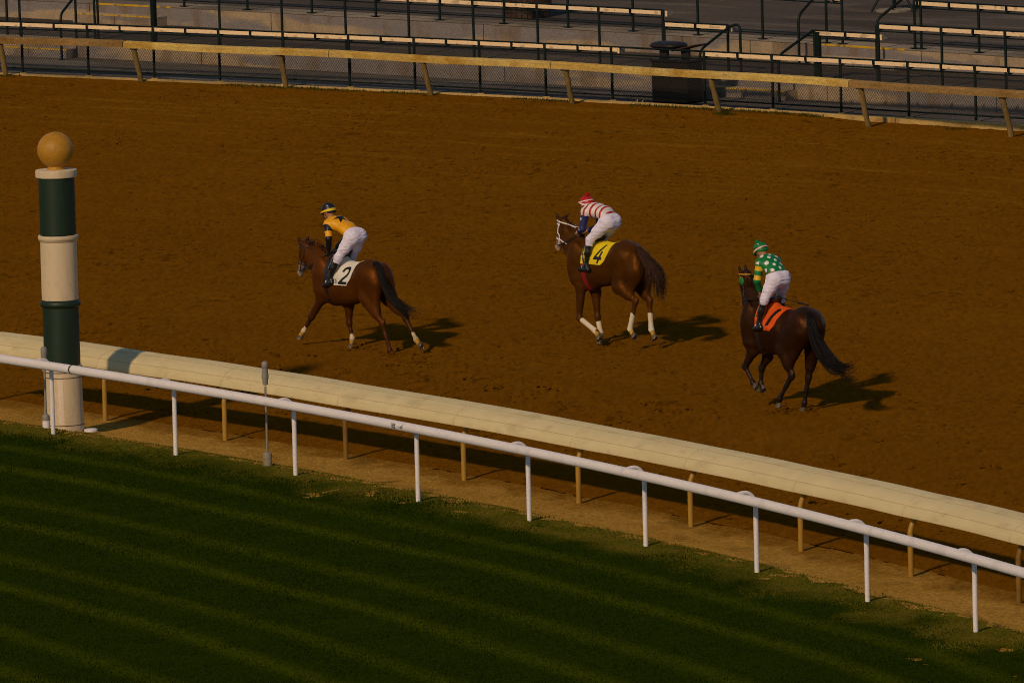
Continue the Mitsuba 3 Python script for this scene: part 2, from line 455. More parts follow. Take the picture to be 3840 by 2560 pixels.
lean = rng.normal(0, 0.25, (n, 2)) + np.stack([0.67 * (band - 0.4), -0.74 * (band - 0.4)], -1) * 0.8
zb = ground_z(gx, gy) + 0.012
w = rng.uniform(0.007, 0.013, n)
bx, by = np.cos(ang) * w, np.sin(ang) * w
v = np.empty((n, 3, 3))
v[:, 0] = np.stack([gx - bx, gy - by, zb - 0.01], -1)
v[:, 1] = np.stack([gx + bx, gy + by, zb - 0.01], -1)
v[:, 2] = np.stack([gx + lean[:, 0] * hgt, gy + lean[:, 1] * hgt, zb + hgt], -1)
base = np.array([0.0125, 0.0225, 0.0009]) + np.clip(band[:, None], 0, 1) * np.array([0.026, 0.028, 0.0010])
dryc = np.array([0.072, 0.072, 0.005]) + rng.random((n, 1)) * np.array([0.070, 0.034, 0.008])
col = base * (1 - dry[:, None]) + dryc * dry[:, None]
col = col * rng.uniform(0.90, 1.12, (n, 1))
obj('turf_grass', (v.reshape(-1, 3), np.arange(3 * n).reshape(-1, 3)), 'grass_blade', color=np.repeat(col, 3, 0), kind='stuff',
    label='short dark green grass of the turf course, yellowed along its ragged edge', cat='grass')

# clods of harrowed dirt lying on the track
ico = trimesh.creation.icosphere(subdivisions=0)
iv, iff = np.array(ico.vertices), np.array(ico.faces)


def clods(pos, size, seed):
    r = np.random.default_rng(seed)
    n = len(pos)
    s = np.asarray(size)[:, None, None] * r.uniform(0.55, 1.25, (n, 12, 1)) * np.array([1.25, 1.1, 0.7])
    return ((pos[:, None] + iv[None] * s).reshape(-1, 3), (iff[None] + 12 * np.arange(n)[:, None, None]).reshape(-1, 3))


N = 15000
cx, cy = rng.uniform(-12.5, 12.5, N), rng.uniform(128, 213, N)
cd = dist(cx, cy)
dens = meshkit.fbm(np.stack([cx * 0.5, cy * 0.3, cx * 0], -1), 3, 41)
k = (cd > 1.0) & (cd < 37.5) & (np.abs(cx) < 0.0529 * cy + 0.5) & (rng.random(N) < np.clip((dens - 0.32) * 3, 0.05, 1))
cx, cy, cd = cx[k], cy[k], cd[k]
pts = [np.stack([cx, cy, ground_z(cx, cy) + 0.012], -1)]
sz = [rng.gamma(2.0, 0.008, len(cx)).clip(0.008, 0.05)]
# hoof-thrown heaps: short rows of clods
for _ in range(900):
    x, y = rng.uniform(-11, 11), rng.uniform(130, 200)
    d = float(dist(x, y))
    if 1.5 < d < 35:
        m = int(rng.integers(3, 9))
        q = np.stack([x + rng.normal(0, 0.10, m), y + rng.normal(0, 0.12, m), np.full(m, 0.105)], -1)
        pts.append(q)
        sz.append(rng.uniform(0.010, 0.038, m))
obj('dirt_clods', clods(np.vstack(pts), np.concatenate(sz), 3), 'dirt', kind='stuff',
    label='loose clods of brown dirt scattered over the harrowed track', cat='dirt clods')

# ------------------------------------------------------------------ turf rail (white), set along the inside of the sand path
WPOST = [(-9.2, 149.55), (-7.10, 146.67), (-5.12, 143.76), (-3.26, 141.09), (-1.42, 137.89), (0.18, 135.49), (1.79, 132.61), (3.26, 129.76), (4.65, 126.74), (5.94, 123.77), (7.15, 120.8)]


def wcirc(phi, off=0.0):
    r = RW + off
    return np.array([CW[0] + r * math.cos(phi), CW[1] + r * math.sin(phi)]), np.array([math.cos(phi), math.sin(phi), 0])


wr = thing('turf_rail', 'white tubular rail on slim goosenecked posts between the turf and the sand path', 'rail')
wphi = [math.atan2(y - CW[1], x - CW[0]) for x, y in WPOST]


def rail_z(ph):
    return TURF_Z + 1.134 - 0.075 * (wphi[1] - ph) / (wphi[1] - wphi[9])


ROFF = -0.30
rw = 0.069
prof = [(rw * math.cos(a), rw * math.sin(a)) for a in np.linspace(0, 2 * np.pi, 24, endpoint=False)]
joints = [wphi[0] + 0.03, math.atan2(145.78 - CW[1], -6.44 - CW[0]), wphi[10] - 0.03]
for a, b in zip(joints[:-1], joints[1:]):
    path = []
    for ph in np.linspace(a - 0.00012, b + 0.00012, 90):
        p, nn = wcirc(ph, ROFF)
        path.append((np.array([p[0], p[1], rail_z(ph)]), nn))
    obj('rail_tube', sweep(path, prof), 'white_plastic', wr, smooth=35)
for jt in joints[1:-1]:      # dark rubber collar in each joint of the tube
    path = []
    for ph in np.linspace(jt - 0.00016, jt + 0.00016, 3):
        p, nn = wcirc(ph, ROFF)
        path.append((np.array([p[0], p[1], rail_z(ph)]), nn))
    obj('joint_collar', sweep(path, [(o * 1.035, u * 1.035) for o, u in prof]), 'dark_strap', wr, smooth=35)
for (x, y), ph in zip(WPOST, wphi):
    n2 = np.array([math.cos(ph), math.sin(ph), 0])
    t2 = np.array([-math.sin(ph), math.cos(ph), 0])
    zr = rail_z(ph)
    b = np.array([x, y, 0])
    pts = [b + Z3 * (TURF_Z - 0.1), b + Z3 * (TURF_Z + 0.5), b + Z3 * (zr - 0.14)]
    for a in np.linspace(0, 1, 13)[1:]:      # gooseneck arching over to the top of the tube
        o = 0.30 * (0.5 - 0.5 * math.cos(a * math.pi)) * 0.55 + 0.30 * a ** 1.6 * 0.45
        z_ = -0.14 + 0.182 * math.sin(min(1, a / 0.62) * math.pi / 2) - (0.030 * ((a - 0.62) / 0.38) ** 2 if a > 0.62 else 0)
        pts.append(b - n2 * o + Z3 * (zr + z_))
    obj('post', tube(pts, [0.034, 0.034, 0.034] + list(np.linspace(0.034, 0.022, 12)), 14), 'white_plastic', wr, smooth=50)
# small printed sticker on the near side of the rail
ph = math.atan2(138.14 - CW[1], -1.482 - CW[0])
zr = rail_z(ph)
sp, sn = wcirc(ph, ROFF)
st = np.array([math.sin(ph), -math.cos(ph), 0])
sm = []
for a0, a1, s0, s1, h in ((-2.65, -1.95 - 1.35, -0.055, 0.055, 0.0025),):
    aa, ss = np.meshgrid(np.linspace(math.pi - 0.55, math.pi + 0.55, 9), np.linspace(s0, s1, 3), indexing='ij')
    stick = np.stack([sp[0] + (rw + h) * np.cos(aa) * sn[0] + ss * st[0], sp[1] + (rw + h) * np.cos(aa) * sn[1] + ss * st[1], zr + (rw + h) * np.sin(aa)], -1)
    sv, sf = grid_mesh(stick[..., 0], stick[..., 1], stick[..., 2])
skey = obj('sticker', (sv, sf), 'sticker', wr, smooth=True, label='small dark printed sticker on the rail tube')
bars = []
for a0, a1, s0, s1 in ((-0.42, -0.30, -0.045, 0.045), (-0.12, 0.22, -0.045, -0.012), (-0.12, 0.22, 0.0, 0.014), (-0.12, 0.22, 0.026, 0.045), (0.34, 0.44, -0.045, 0.02)):
    aa, ss = np.meshgrid(np.linspace(math.pi + a0, math.pi + a1, 4), np.linspace(s0, s1, 2), indexing='ij')
    bars.append(grid_mesh(sp[0] + (rw + 0.0055) * np.cos(aa) * sn[0] + ss * st[0], sp[1] + (rw + 0.0055) * np.cos(aa) * sn[1] + ss * st[1], zr + (rw + 0.0055) * np.sin(aa)))
obj('print', join(bars), 'sticker_print', skey)

# ------------------------------------------------------------------ inner rail of the dirt track: padded cover on gold posts
GOLD = [(-8.72, 157.0), (-6.62, 154.32), (-4.60, 151.38), (-2.64, 148.63), (-0.79, 145.83), (0.94, 142.89), (2.56, 139.98), (4.09, 137.19), (5.55, 134.33), (6.92, 131.48), (8.2, 128.6)]
ir = thing('inner_rail', 'wide curved cream rail cover on goosenecked gold posts along the inside of the dirt', 'rail')
gphi = [math.atan2(y - C0[1], x - C0[0]) for x, y in GOLD]
outer_arc = [(0.32 - 0.44 * math.cos(t), 0.705 + 0.280 * math.sin(t)) for t in np.linspace(0.0, 2.05, 17)]


def cover_section(a, b, seed, nn=26):
    path_v = []
    for ph in np.linspace(a, b, nn):
        wob = 0.014 * (meshkit.fbm(np.array([[ph * 70, seed * 0.37, 0]]), 2, 3)[0] - 0.5)
        o3 = np.array([math.cos(ph), math.sin(ph), 0])
        base = np.array([C0[0] + R0 * math.cos(ph), C0[1] + R0 * math.sin(ph), 0])
        ring_ = [base + o3 * (o + wob * 0.6) + Z3 * (u + wob + 0.004 * math.sin(ph * 187) * math.sin(ph * 61)) for o, u in outer_arc]
        ring_ += [base + o3 * (o + wob * 0.6 + 0.004) + Z3 * (u + wob + 0.004 * math.sin(ph * 187) * math.sin(ph * 61) - 0.012) for o, u in outer_arc[::-1]]
        path_v.append(ring_)
    v = np.array(path_v)
    n, k = v.shape[:2]
    i, j = np.meshgrid(np.arange(n - 1), np.arange(k), indexing='ij')
    q = np.stack([i * k + j, i * k + (j + 1) % k, (i + 1) * k + (j + 1) % k, (i + 1) * k + j], -1).reshape(-1, 4)
    caps = [[i, i + 1, k - 2 - i, k - 1 - i] for i in range(k // 2 - 1)]
    f = np.vstack([tri(q), tri(np.array(caps)), tri(np.array(caps))[:, ::-1] + (n - 1) * k])
    m = trimesh.Trimesh(v.reshape(-1, 3), f, process=False)
    trimesh.repair.fix_normals(m)
    return m


def on_cover(ph, a, lift):
    i = a * (len(outer_arc) - 1)
    i0 = min(int(i), len(outer_arc) - 2)
    o, u = (np.array(outer_arc[i0]) * (1 - i + i0) + np.array(outer_arc[i0 + 1]) * (i - i0))
    return np.array([C0[0] + (R0 + o) * math.cos(ph), C0[1] + (R0 + o) * math.sin(ph), u + 0.004 * math.sin(ph * 187) * math.sin(ph * 61) + lift])


for i, (a, b) in enumerate(zip(gphi[:-1], gphi[1:])):
    sec = obj('cover_panel', cover_section(a - 0.00003, b + 0.00003, i), 'cover', ir, smooth=50)
    for aa in (0.26, 0.58):
        obj('seam', tube([on_cover(ph, aa, 0.003) for ph in np.linspace(a - 0.0002, b + 0.0002, 26)], 0.0045, 5, False), 'cover_seam', sec, smooth=True)
for i, ((x, y), ph) in enumerate(zip(GOLD, gphi)):
    n2 = np.array([math.cos(ph), math.sin(ph), 0])
    b = np.array([x, y, 0])
    pts = [b + Z3 * -0.3, b + Z3 * 0.1, b + Z3 * 0.46] + [b + n2 * (0.30 * (1 - math.cos(t))) + Z3 * (0.40 + 0.36 * math.sin(t)) for t in np.linspace(0.15, 1.25, 8)]
    p = obj('post', tube(pts, 0.039, 12), 'brown_post' if i in (3, 9) else 'gold_post', ir, smooth=50)
    obj('bracket', tube([pts[-1], b + n2 * 0.32 + Z3 * 0.80, b + n2 * 0.50 + Z3 * 0.90], 0.022, 8), 'gold_post', p, smooth=50)

# ------------------------------------------------------------------ striped marker pole and two slim grey poles
PX, PY = -7.187, 152.20
pole = thing('marker_pole', 'tall striped marker pole in green and cream with a gold ball on top', 'pole')


def cyl(r0, r1, z0, z1, ch=0.012):
    return lathe([(r0 - ch, z0), (r0, z0 + ch), (r1, z1 - ch), (r1 - ch, z1)], (PX, PY, 0), 64)


ped = obj('pedestal', cyl(0.322, 0.300, -0.12, 0.91), 'cream_paint', pole, smooth=40)
obj('pedestal_rim', lathe([(0.29, 0.905), (0.318, 0.92), (0.322, 0.96), (0.310, 1.005), (0.28, 1.013)], (PX, PY, 0), 64), 'cream_paint', pole, smooth=50)
for z, r in ((0.055, 0.3225), (0.815, 0.3042), (0.900, 0.3020)):
    obj('strap', lathe([(r - 0.02, z), (r + 0.004, z + 0.002), (r + 0.004, z + 0.015), (r - 0.02, z + 0.017)], (PX, PY, 0), 64), 'dark_strap', ped, smooth=40)
sa = np.radians(np.linspace(-103, -88, 6))
strip = [np.array([[PX + (r0 + o) * math.cos(a), PY + (r0 + o) * math.sin(a), z] for a in sa]) for o in (0.006, -0.01) for r0, z in ((0.3205, 0.09), (0.3048, 0.805))]
sv = np.vstack(strip)
sf = [[i, i + 1, 6 + i + 1, 6 + i] for i in range(5)] + [[12 + i, 18 + i, 18 + i + 1, 12 + i + 1] for i in range(5)] + [[0, 6, 18, 12], [5, 17, 23, 11]]
m = trimesh.Trimesh(sv, tri(np.array(sf)), process=False)
obj('cover_strip', m, 'light_strip', ped, label='paler vertical strip on the pedestal')
obj('lower_green_drum', cyl(0.290, 0.290, 1.005, 1.955), 'green_paint', pole, smooth=40)
obj('green_ring', lathe([(0.28, 1.94), (0.318, 1.96), (0.325, 1.998), (0.318, 2.035), (0.296, 2.055), (0.28, 2.06)], (PX, PY, 0), 64), 'green_paint', pole, smooth=60)
obj('cream_drum', cyl(0.292, 0.292, 2.055, 3.0), 'cream_paint', pole, smooth=40)
obj('cream_ring', lathe([(0.28, 2.985), (0.302, 3.005), (0.306, 3.025), (0.322, 3.035), (0.325, 3.07), (0.318, 3.095), (0.28, 3.10)], (PX, PY, 0), 64), 'cream_paint', pole, smooth=60)
obj('upper_green_drum', cyl(0.289, 0.289, 3.097, 4.03), 'green_paint', pole, smooth=40)
obj('cap', lathe([(0.27, 4.022), (0.328, 4.027), (0.334, 4.037), (0.334, 4.128), (0.324, 4.142), (0.1, 4.148)], (PX, PY, 0), 64), 'cream_paint', pole, smooth=40)
ball = trimesh.creation.icosphere(subdivisions=4, radius=0.290)
ball.apply_translation([PX, PY, 4.455])
obj('ball', ball, 'gold_ball', pole, smooth=True)
obj('ball_neck', lathe([(0.15, 4.145), (0.13, 4.175), (0.12, 4.22)], (PX, PY, 0), 32), 'gold_ball', pole, smooth=40)
disc = obj('drain_cover', lathe([(0.11, -0.05), (0.105, -0.015), (0.09, -0.010), (0.02, -0.008)], (-6.76, 152.05, 0), 28), 'white_plastic', smooth=40,
           label='small flat white disc in the grass edge beside the marker pole', cat='drain cover')

g1 = thing('sensor_post', 'slim grey rod with a capped cylinder head, standing apart on the grass edge', 'sensor post')
bx, by, bz = -3.70, 142.28, TURF_Z - 0.02
obj('base', lathe([(0.066, -0.1), (0.066, 0.11), (0.060, 0.115), (0.060, 0.125), (0.070, 0.13), (0.070, 0.205), (0.055, 0.225)], (bx, by, bz), 24), 'dusty_plastic', g1, smooth=40)
obj('rod', tube([(bx, by, bz + 0.2), (bx, by, bz + 0.7), (bx, by, bz + 1.22)], 0.017, 10), 'galvanised', g1, smooth=40)
h = obj('head', lathe([(0.025, 1.24), (0.040, 1.25), (0.042, 1.32), (0.052, 1.335), (0.052, 1.40), (0.046, 1.42), (0.046, 1.52), (0.051, 1.53), (0.049, 1.57), (0.030, 1.595)], (bx, by, bz), 24), 'grey_plastic', g1, smooth=40)
obj('groove_ring', lathe([(0.042, 1.500), (0.0485, 1.502), (0.0485, 1.510), (0.042, 1.512)], (bx, by, bz), 24), 'dark_strap', h, smooth=40)
g2 = thing('sensor_post', 'slim grey rod with a domed base and cap, in front of the marker pole', 'sensor post')
bx, by, bz = -7.247, 147.53, TURF_Z - 0.02
obj('base', lathe([(0.058, -0.1), (0.058, 0.135)], (bx, by, bz), 24), 'white_plastic', g2, smooth=40, label='white lower sleeve')
obj('base_cap', lathe([(0.055, 0.135), (0.060, 0.14), (0.060, 0.20), (0.045, 0.225), (0.02, 0.24)], (bx, by, bz), 24), 'grey_plastic', g2, smooth=40)
obj('rod', tube([(bx, by, bz + 0.2), (bx, by, bz + 0.6), (bx, by, bz + 1.12)], 0.019, 10), 'galvanised', g2, smooth=40)
obj('head', lathe([(0.03, 1.02), (0.046, 1.03), (0.046, 1.17), (0.052, 1.18), (0.052, 1.24), (0.044, 1.27), (0.02, 1.285)], (bx, by, bz), 24), 'grey_plastic', g2, smooth=40)

# ------------------------------------------------------------------ outer rail of the dirt track: timber beams on leaning posts
QO, QF = (-0.0090, -0.9010, 204.664), (-0.0058, -0.8358, 205.32)
QA, QB = (-0.0027, -0.9432, 208.605), (-0.0047, -0.9833, 213.384)
ZA, ZB, ZC = 0.17, 0.57, 0.99


def on(q, x, off=0.0, z=0.0):
    """(point, outward normal, direction of rising x) on the line y = q(x), moved off outward."""
    s = 2 * q[0] * x + q[1]
    n = np.array([-s, 1.0, 0]) / math.hypot(s, 1)
    return np.array([x, np.polyval(q, x), z]) + n * off, n, np.array([n[1], -n[0], 0])


OX = [-14.0, -11.07, -7.98, -4.70, -1.55, 1.49, 4.53, 7.535, 10.325, 13.3]
orl = thing('outer_rail', 'weathered timber rail on posts that lean towards the track, outside the dirt', 'rail')
for x in OX:
    p, n, t = on(QO, x)
    rr = np.random.default_rng(int(x * 100) + 5000)
    b = p + Z3 * -0.2
    tp = p - n * 0.30 + Z3 * 0.90 + t * rr.normal(0, 0.008)
    ax_z = (tp - b) / np.linalg.norm(tp - b)
    pts = [b + (tp - b) * s + n * 0.012 * math.sin(s * 7 + x) for s in np.linspace(0, 1, 9)]
    obj('post', tube(pts, [0.060 + 0.006 * math.sin(3.1 * i + x) for i in range(9)], 9), 'rail_post', orl, smooth=45)
    obj('post_cap', box(p - n * 0.30 + Z3 * 0.885, [t, n, Z3], (0.13, 0.15, 0.03), 0.004), 'dark_strap', orl)
bp = [(-0.10, 0.0), (0.10, 0.0), (0.10, 0.10), (0.085, 0.135), (0.05, 0.148), (-0.05, 0.148), (-0.085, 0.135), (-0.10, 0.11)]
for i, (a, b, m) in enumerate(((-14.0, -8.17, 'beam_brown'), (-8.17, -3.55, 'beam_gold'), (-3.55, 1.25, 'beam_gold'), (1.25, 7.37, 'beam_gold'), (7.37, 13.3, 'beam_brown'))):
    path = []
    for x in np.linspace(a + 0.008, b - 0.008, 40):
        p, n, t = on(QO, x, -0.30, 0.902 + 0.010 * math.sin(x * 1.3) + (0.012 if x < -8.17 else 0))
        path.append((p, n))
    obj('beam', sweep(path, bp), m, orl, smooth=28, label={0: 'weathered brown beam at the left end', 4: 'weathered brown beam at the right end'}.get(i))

# ------------------------------------------------------------------ terraces outside the track
def strip_floor(name, q0, o0, q1, o1, z, m, nx=70, ny=8, xr=(-30, 30)):
    v = []
    for x in np.linspace(*xr, nx):
        a, b = on(q0, x, o0, z)[0], on(q1, x, o1, z)[0]
        v.append([a + (b - a) * s for s in np.linspace(0, 1, ny)])
    v = np.array(v)
    return struct(name, grid_mesh(v[..., 0], v[..., 1], v[..., 2]), m, False)


strip_floor('lower_terrace', QF, -0.05, QA, 0.1, ZA, 'asphalt_low')
strip_floor('middle_terrace', QA, 0.28, QB, 0.1, ZB, 'asphalt_mid')
strip_floor('upper_terrace', QB, 0.75, QB, 70, ZC, 'asphalt_high', 60, 20)
v = []
for x in np.linspace(5.2, 12.5, 24):          # paler paving on the right, beyond a slanting joint
    a = on(QB, x, 0.80, ZC + 0.004)[0]
    c = np.array([11.0 + (x - 5.2) * 1.3, 212.4 - (x - 5.2) * 0.45, ZC + 0.004])
    v.append([a + (c - a) * s for s in np.linspace(0, 1, 12)])
kb = thing('track_kerb', 'low concrete kerb under the chain-link fence, between dirt and terrace', 'kerb')
xs = np.arange(-13.8, 13.0, 2.2)
for i, (a, b) in enumerate(zip(xs[:-1], xs[1:])):
    path = [(on(QF, x, -0.10, 0)[0], on(QF, x)[1]) for x in np.linspace(a + 0.006, b - 0.006, 8)]
    obj('kerb_stone', sweep(path, [(-0.10, -0.2), (0.10, -0.2), (0.10, 0.178), (-0.085, 0.178), (-0.10, 0.163)]), 'kerb', kb, smooth=25)


def wall(name, q, z0, z1, label, joints, lip):
    k = thing(name, label, 'wall')
    for a, b in zip(joints[:-1], joints[1:]):
        path = [(on(q, x, 0.0, 0)[0], on(q, x)[1]) for x in np.linspace(a + 0.007, b - 0.007, 12)]
        obj('wall_panel', sweep(path, [(0, z0 - 0.05), (0.22, z0 - 0.05), (0.22, z1 - 0.004), (0.012, z1 - 0.004), (0, z1 - 0.016)]), 'concrete_wall', k, smooth=25)
    if lip:
        for a, b in zip(joints[:-1], joints[1:]):
            path = [(on(q, x, 0.0, 0)[0], on(q, x)[1]) for x in np.linspace(a + 0.004, b - 0.004, 12)]
            obj('coping_slab', sweep(path, [(-0.025, z1 - 0.004), (0.80, z1 - 0.004), (0.80, z1 + 0.010), (-0.015, z1 + 0.010), (-0.025, z1 + 0.002)]), 'concrete_slab', k, smooth=25)
    return k


wall('lower_terrace_wall', QA, ZA, ZB, 'low stained concrete wall right behind the chain-link fence', np.arange(-17.0, 17.1, 3.4), False)
wall('upper_terrace_wall', QB, ZB, ZC, 'low concrete wall with dark grey stains, behind the railing with cream boards', np.array([-17.2, -13.6, -9.6, -5.3, -0.45, 3.9, 5.35, 8.9, 11.2, 14.5, 17.5]), True)
path = [(on(QA, x, 0.0, 0)[0], on(QA, x)[1]) for x in np.linspace(-30, 30, 60)]
struct('middle_terrace_edge', sweep(path, [(0.0, ZB - 0.004), (0.30, ZB - 0.004), (0.30, ZB + 0.006), (0.010, ZB + 0.006), (0.0, ZB)]), 'concrete_slab', 25)

# ------------------------------------------------------------------ chain-link fence along the track
fe = thing('chain_link_fence', 'dark green chain-link fence with cream boards under its top bar, behind the timber rail', 'fence')
FX = [-13.75, -12.25, -10.76, -9.243, -7.743, -6.262, -4.826, -3.375, -1.944, -0.534, 0.872, 2.279, 4.213, 5.606, 6.99, 8.345, 9.67, 11.0, 12.3]
FT = 1.348


def bar(q, a, b, off, z, r, n=10, sides=8):
    return tube([on(q, x, off, z)[0] for x in np.linspace(a, b, n)], r, sides)


def board_run(parent, q, off, x0, x1, ztop, first_end=False, last_end=False):
    """A cream fascia board below the top bar, with its dark brackets and end plates."""
    path = [(on(q, x, off, 0)[0], on(q, x)[1]) for x in np.linspace(x0, x1, 6)]
    obj('board', sweep(path, [(-0.012, ztop - 0.115), (0.012, ztop - 0.115), (0.012, ztop - 0.034), (-0.012, ztop - 0.034)]), 'cream_board', parent)


def bracket(parent, q, x, off, ztop):
    p, n, t = on(q, x, off, 0)
    prof = [(-0.016, ztop - 0.165), (0.03, ztop - 0.165), (0.25, ztop - 0.118), (0.25, ztop - 0.10), (-0.016, ztop - 0.02)]
    obj('bracket', sweep([(p - t * 0.022, n), (p + t * 0.022, n)], prof), 'green_pipe', parent)


def end_plate(parent, q, x, off, ztop, sgn):
    p, n, t = on(q, x, off, 0)
    obj('end_plate', sweep([(p + sgn * t * 0.004, n), (p + sgn * t * 0.016, n)], [(0.014, ztop - 0.150), (0.235, ztop - 0.128), (0.235, ztop - 0.045), (0.014, ztop - 0.034)]), 'grey_plate', parent)
    obj('end_strip', box(p + sgn * t * 0.03 + Z3 * (ztop - 0.09), [t, n, Z3], (0.05, 0.024, 0.12), 0.003), 'cream_board', parent)


for a, b in zip(FX[:-1], FX[1:]):
    obj('top_bar', bar(QF, a, b, 0, FT - 0.02, 0.021), 'green_pipe', fe, smooth=40)
    obj('middle_bar', bar(QF, a, b, 0, FT - 0.175, 0.017), 'green_pipe', fe, smooth=40)
    obj('bottom_bar', bar(QF, a, b, 0, ZA + 0.13, 0.019), 'green_pipe', fe, smooth=40)
    if not (2.2 < a < 4.2):
        mid = (a + b) / 2
        for u, w_ in ((a, mid), (mid, b)):
            board_run(fe, QF, -0.004, u + 0.028, w_ - 0.028, FT)
        bracket(fe, QF, mid, 0.0, FT)
        bracket(fe, QF, a + 0.02, 0.0, FT)
    else:
        board_run(fe, QF, -0.004, a + 0.03, a + 0.13, FT)
        end_plate(fe, QF, a + 0.13, -0.004, FT, 1)
    # woven wire, drawn as two crossing families of straight wires (past counting)
    z0, z1 = ZA + 0.13, FT - 0.175
    pitch = 0.068
    pa, pb = on(QF, a)[0], on(QF, b)[0]
    L = np.linalg.norm(pb - pa)
    tx = (pb - pa) / L
    nrm = np.array([-tx[1], tx[0], 0])
    hh = z1 - z0
    wires = []
    for sgn in (1, -1):
        for s0 in np.arange(-hh * 0.82, L + hh * 0.82, pitch):
            u0, u1 = (s0, s0 + hh * 0.82) if sgn > 0 else (s0 + hh * 0.82, s0)
            f0, f1 = 0.0, 1.0
            lo_, hi_ = min(u0, u1), max(u0, u1)
            if hi_ <= 0.01 or lo_ >= L - 0.01:
                continue
            fs = sorted(((0 - u0) / (u1 - u0), (L - u0) / (u1 - u0)))
            f0, f1 = max(0, fs[0]), min(1, fs[1])
            A = pa + tx * (u0 + (u1 - u0) * f0) + Z3 * (z0 + hh * f0)
            B = pa + tx * (u0 + (u1 - u0) * f1) + Z3 * (z0 + hh * f1)
            dirv = (B - A) / (np.linalg.norm(B - A) + 1e-9)
            wd = np.cross(dirv, nrm) * 0.0035
            dp = nrm * 0.0035
            wires.append([A - wd - dp, A + wd - dp, A + dp, B - wd - dp, B + wd - dp, B + dp])
    wv = np.array(wires).reshape(-1, 3)
    wf = np.array([[0, 1, 4], [0, 4, 3], [1, 2, 5], [1, 5, 4], [2, 0, 3], [2, 3, 5]])
    obj('chain_link_mesh', (wv, (wf[None] + 6 * np.arange(len(wires))[:, None, None]).reshape(-1, 3)), 'chain', fe, kind='stuff')
for x in FX:
    p = on(QF, x)[0]
    obj('post', tube([p + Z3 * (ZA - 0.05), p + Z3 * 0.7, p + Z3 * (FT - 0.01)], 0.030, 12), 'green_pipe', fe, smooth=40)
    obj('post_foot', lathe([(0.085, ZA + 0.005), (0.085, ZA + 0.016), (0.04, ZA + 0.03)], (p[0], p[1], 0), 16), 'kerb', fe, smooth=40)

# ------------------------------------------------------------------ railings of the upper levels
R1O = 0.25 / math.hypot(0.9432, 1)


def railing(name, q, off, posts, z0, ztop, label, group, boards=True, ends=(False, False), low=None, flange=False, r=0.030):
    k = thing(name, label, 'railing', group)
    for x in posts:
        p = on(q, x, off)[0]
        obj('post', tube([p + Z3 * (z0 - 0.02), p + Z3 * (z0 + 0.5), p + Z3 * (ztop - 0.01)], r, 12), 'green_pipe', k, smooth=40)
        if flange:
            pn = on(q, x, off, z0 + 0.016)
            obj('flange', box(pn[0], [pn[2], pn[1], Z3], (0.20, 0.16, 0.014), 0.003), 'green_pipe', k)
    for a, b in zip(posts[:-1], posts[1:]):
        obj('top_bar', bar(q, a, b, off, ztop - 0.02, 0.021, 6), 'green_pipe', k, smooth=40)
        if boards:
            obj('middle_bar', bar(q, a, b, off, ztop - 0.175, 0.014, 6), 'green_pipe', k, smooth=40)
            mid = (a + b) / 2
            for u, w_ in ((a, mid), (mid, b)):
                board_run(k, q, off - 0.004, u + 0.028, w_ - 0.028, ztop)
            bracket(k, q, mid, off, ztop)
            bracket(k, q, a + 0.02, off, ztop)
        for z in (low or ()):
            obj('low_bar', bar(q, a, b, off, z, 0.014, 6), 'green_pipe', k, smooth=40)
    if ends[1]:
        end_plate(k, q, posts[-1] + 0.06, off - 0.004, ztop, 1)
    return k


GR = None
railing('bench_railing', QA, R1O, [-13.6, -12.5, -11.483, -11.176], ZB, 1.91, 'dark green railing at the top left corner, left of the first handrail', GR)
railing('bench_railing', QA, R1O, [-9.398, -9.322, -7.968, -6.487, -5.059, -3.621, -2.209, -0.783, 0.615, 1.943, 3.297], ZB, 1.91,
        'long dark green railing with cream boards on the middle terrace, ending above the black bin', GR, ends=(False, True))
railing('bench_railing', QA, R1O, [3.325, 4.655], ZB, 1.665, 'short lower railing with two cream boards, right of the long one above the bin', GR, ends=(False, True))
railing('bench_railing', QA, R1O, [6.45, 7.725], ZB, 1.655, 'short lower railing with two cream boards beside a thick dark post', GR, ends=(False, True), r=0.034)
railing('bench_railing', QA, R1O, [7.75, 9.02, 10.285, 11.5, 12.7], ZB, 1.868, 'dark green railing with cream boards stepping up at the right of the middle terrace', GR)
R2O = 0.25 / math.hypot(0.9833, 1)
railing('terrace_railing', QB, R2O, [-7.46, -5.97, -4.472, -3.0, -1.55, -0.112, 1.312, 2.729, 4.127, 5.5, 6.84, 7.17], ZC + 0.01, 2.05,
        'dark green railing with flanged feet along the upper coping, left of the yellow-edged step', GR, low=(ZC + 0.15,), flange=True)
railing('terrace_railing', QB, R2O, [8.66, 8.79, 9.96, 11.1, 12.3], ZC + 0.01, 2.055,
        'dark green railing with flanged feet and cream boards, uppermost at the far right', GR, low=(ZC + 0.15,), flange=True)
p = on(QA, 6.52, R1O)[0]
obj('gate_post', box(p + Z3 * (ZB + 0.52), [on(QA, 6.52)[2], on(QA, 6.52)[1], Z3], (0.115, 0.09, 1.04), 0.006), 'green_pipe', label='thick square dark green post at the left end of the short railing', cat='post')
p = on(QA, -7.968, R1O - 0.08)[0]
obj('gate_post', box(p + Z3 * (ZB + 0.67), [on(QA, -7.968)[2], on(QA, -7.968)[1], Z3], (0.10, 0.08, 1.34), 0.006), 'green_pipe', label='thick square dark green post in front of the yellow-edged steps at the left', cat='post')


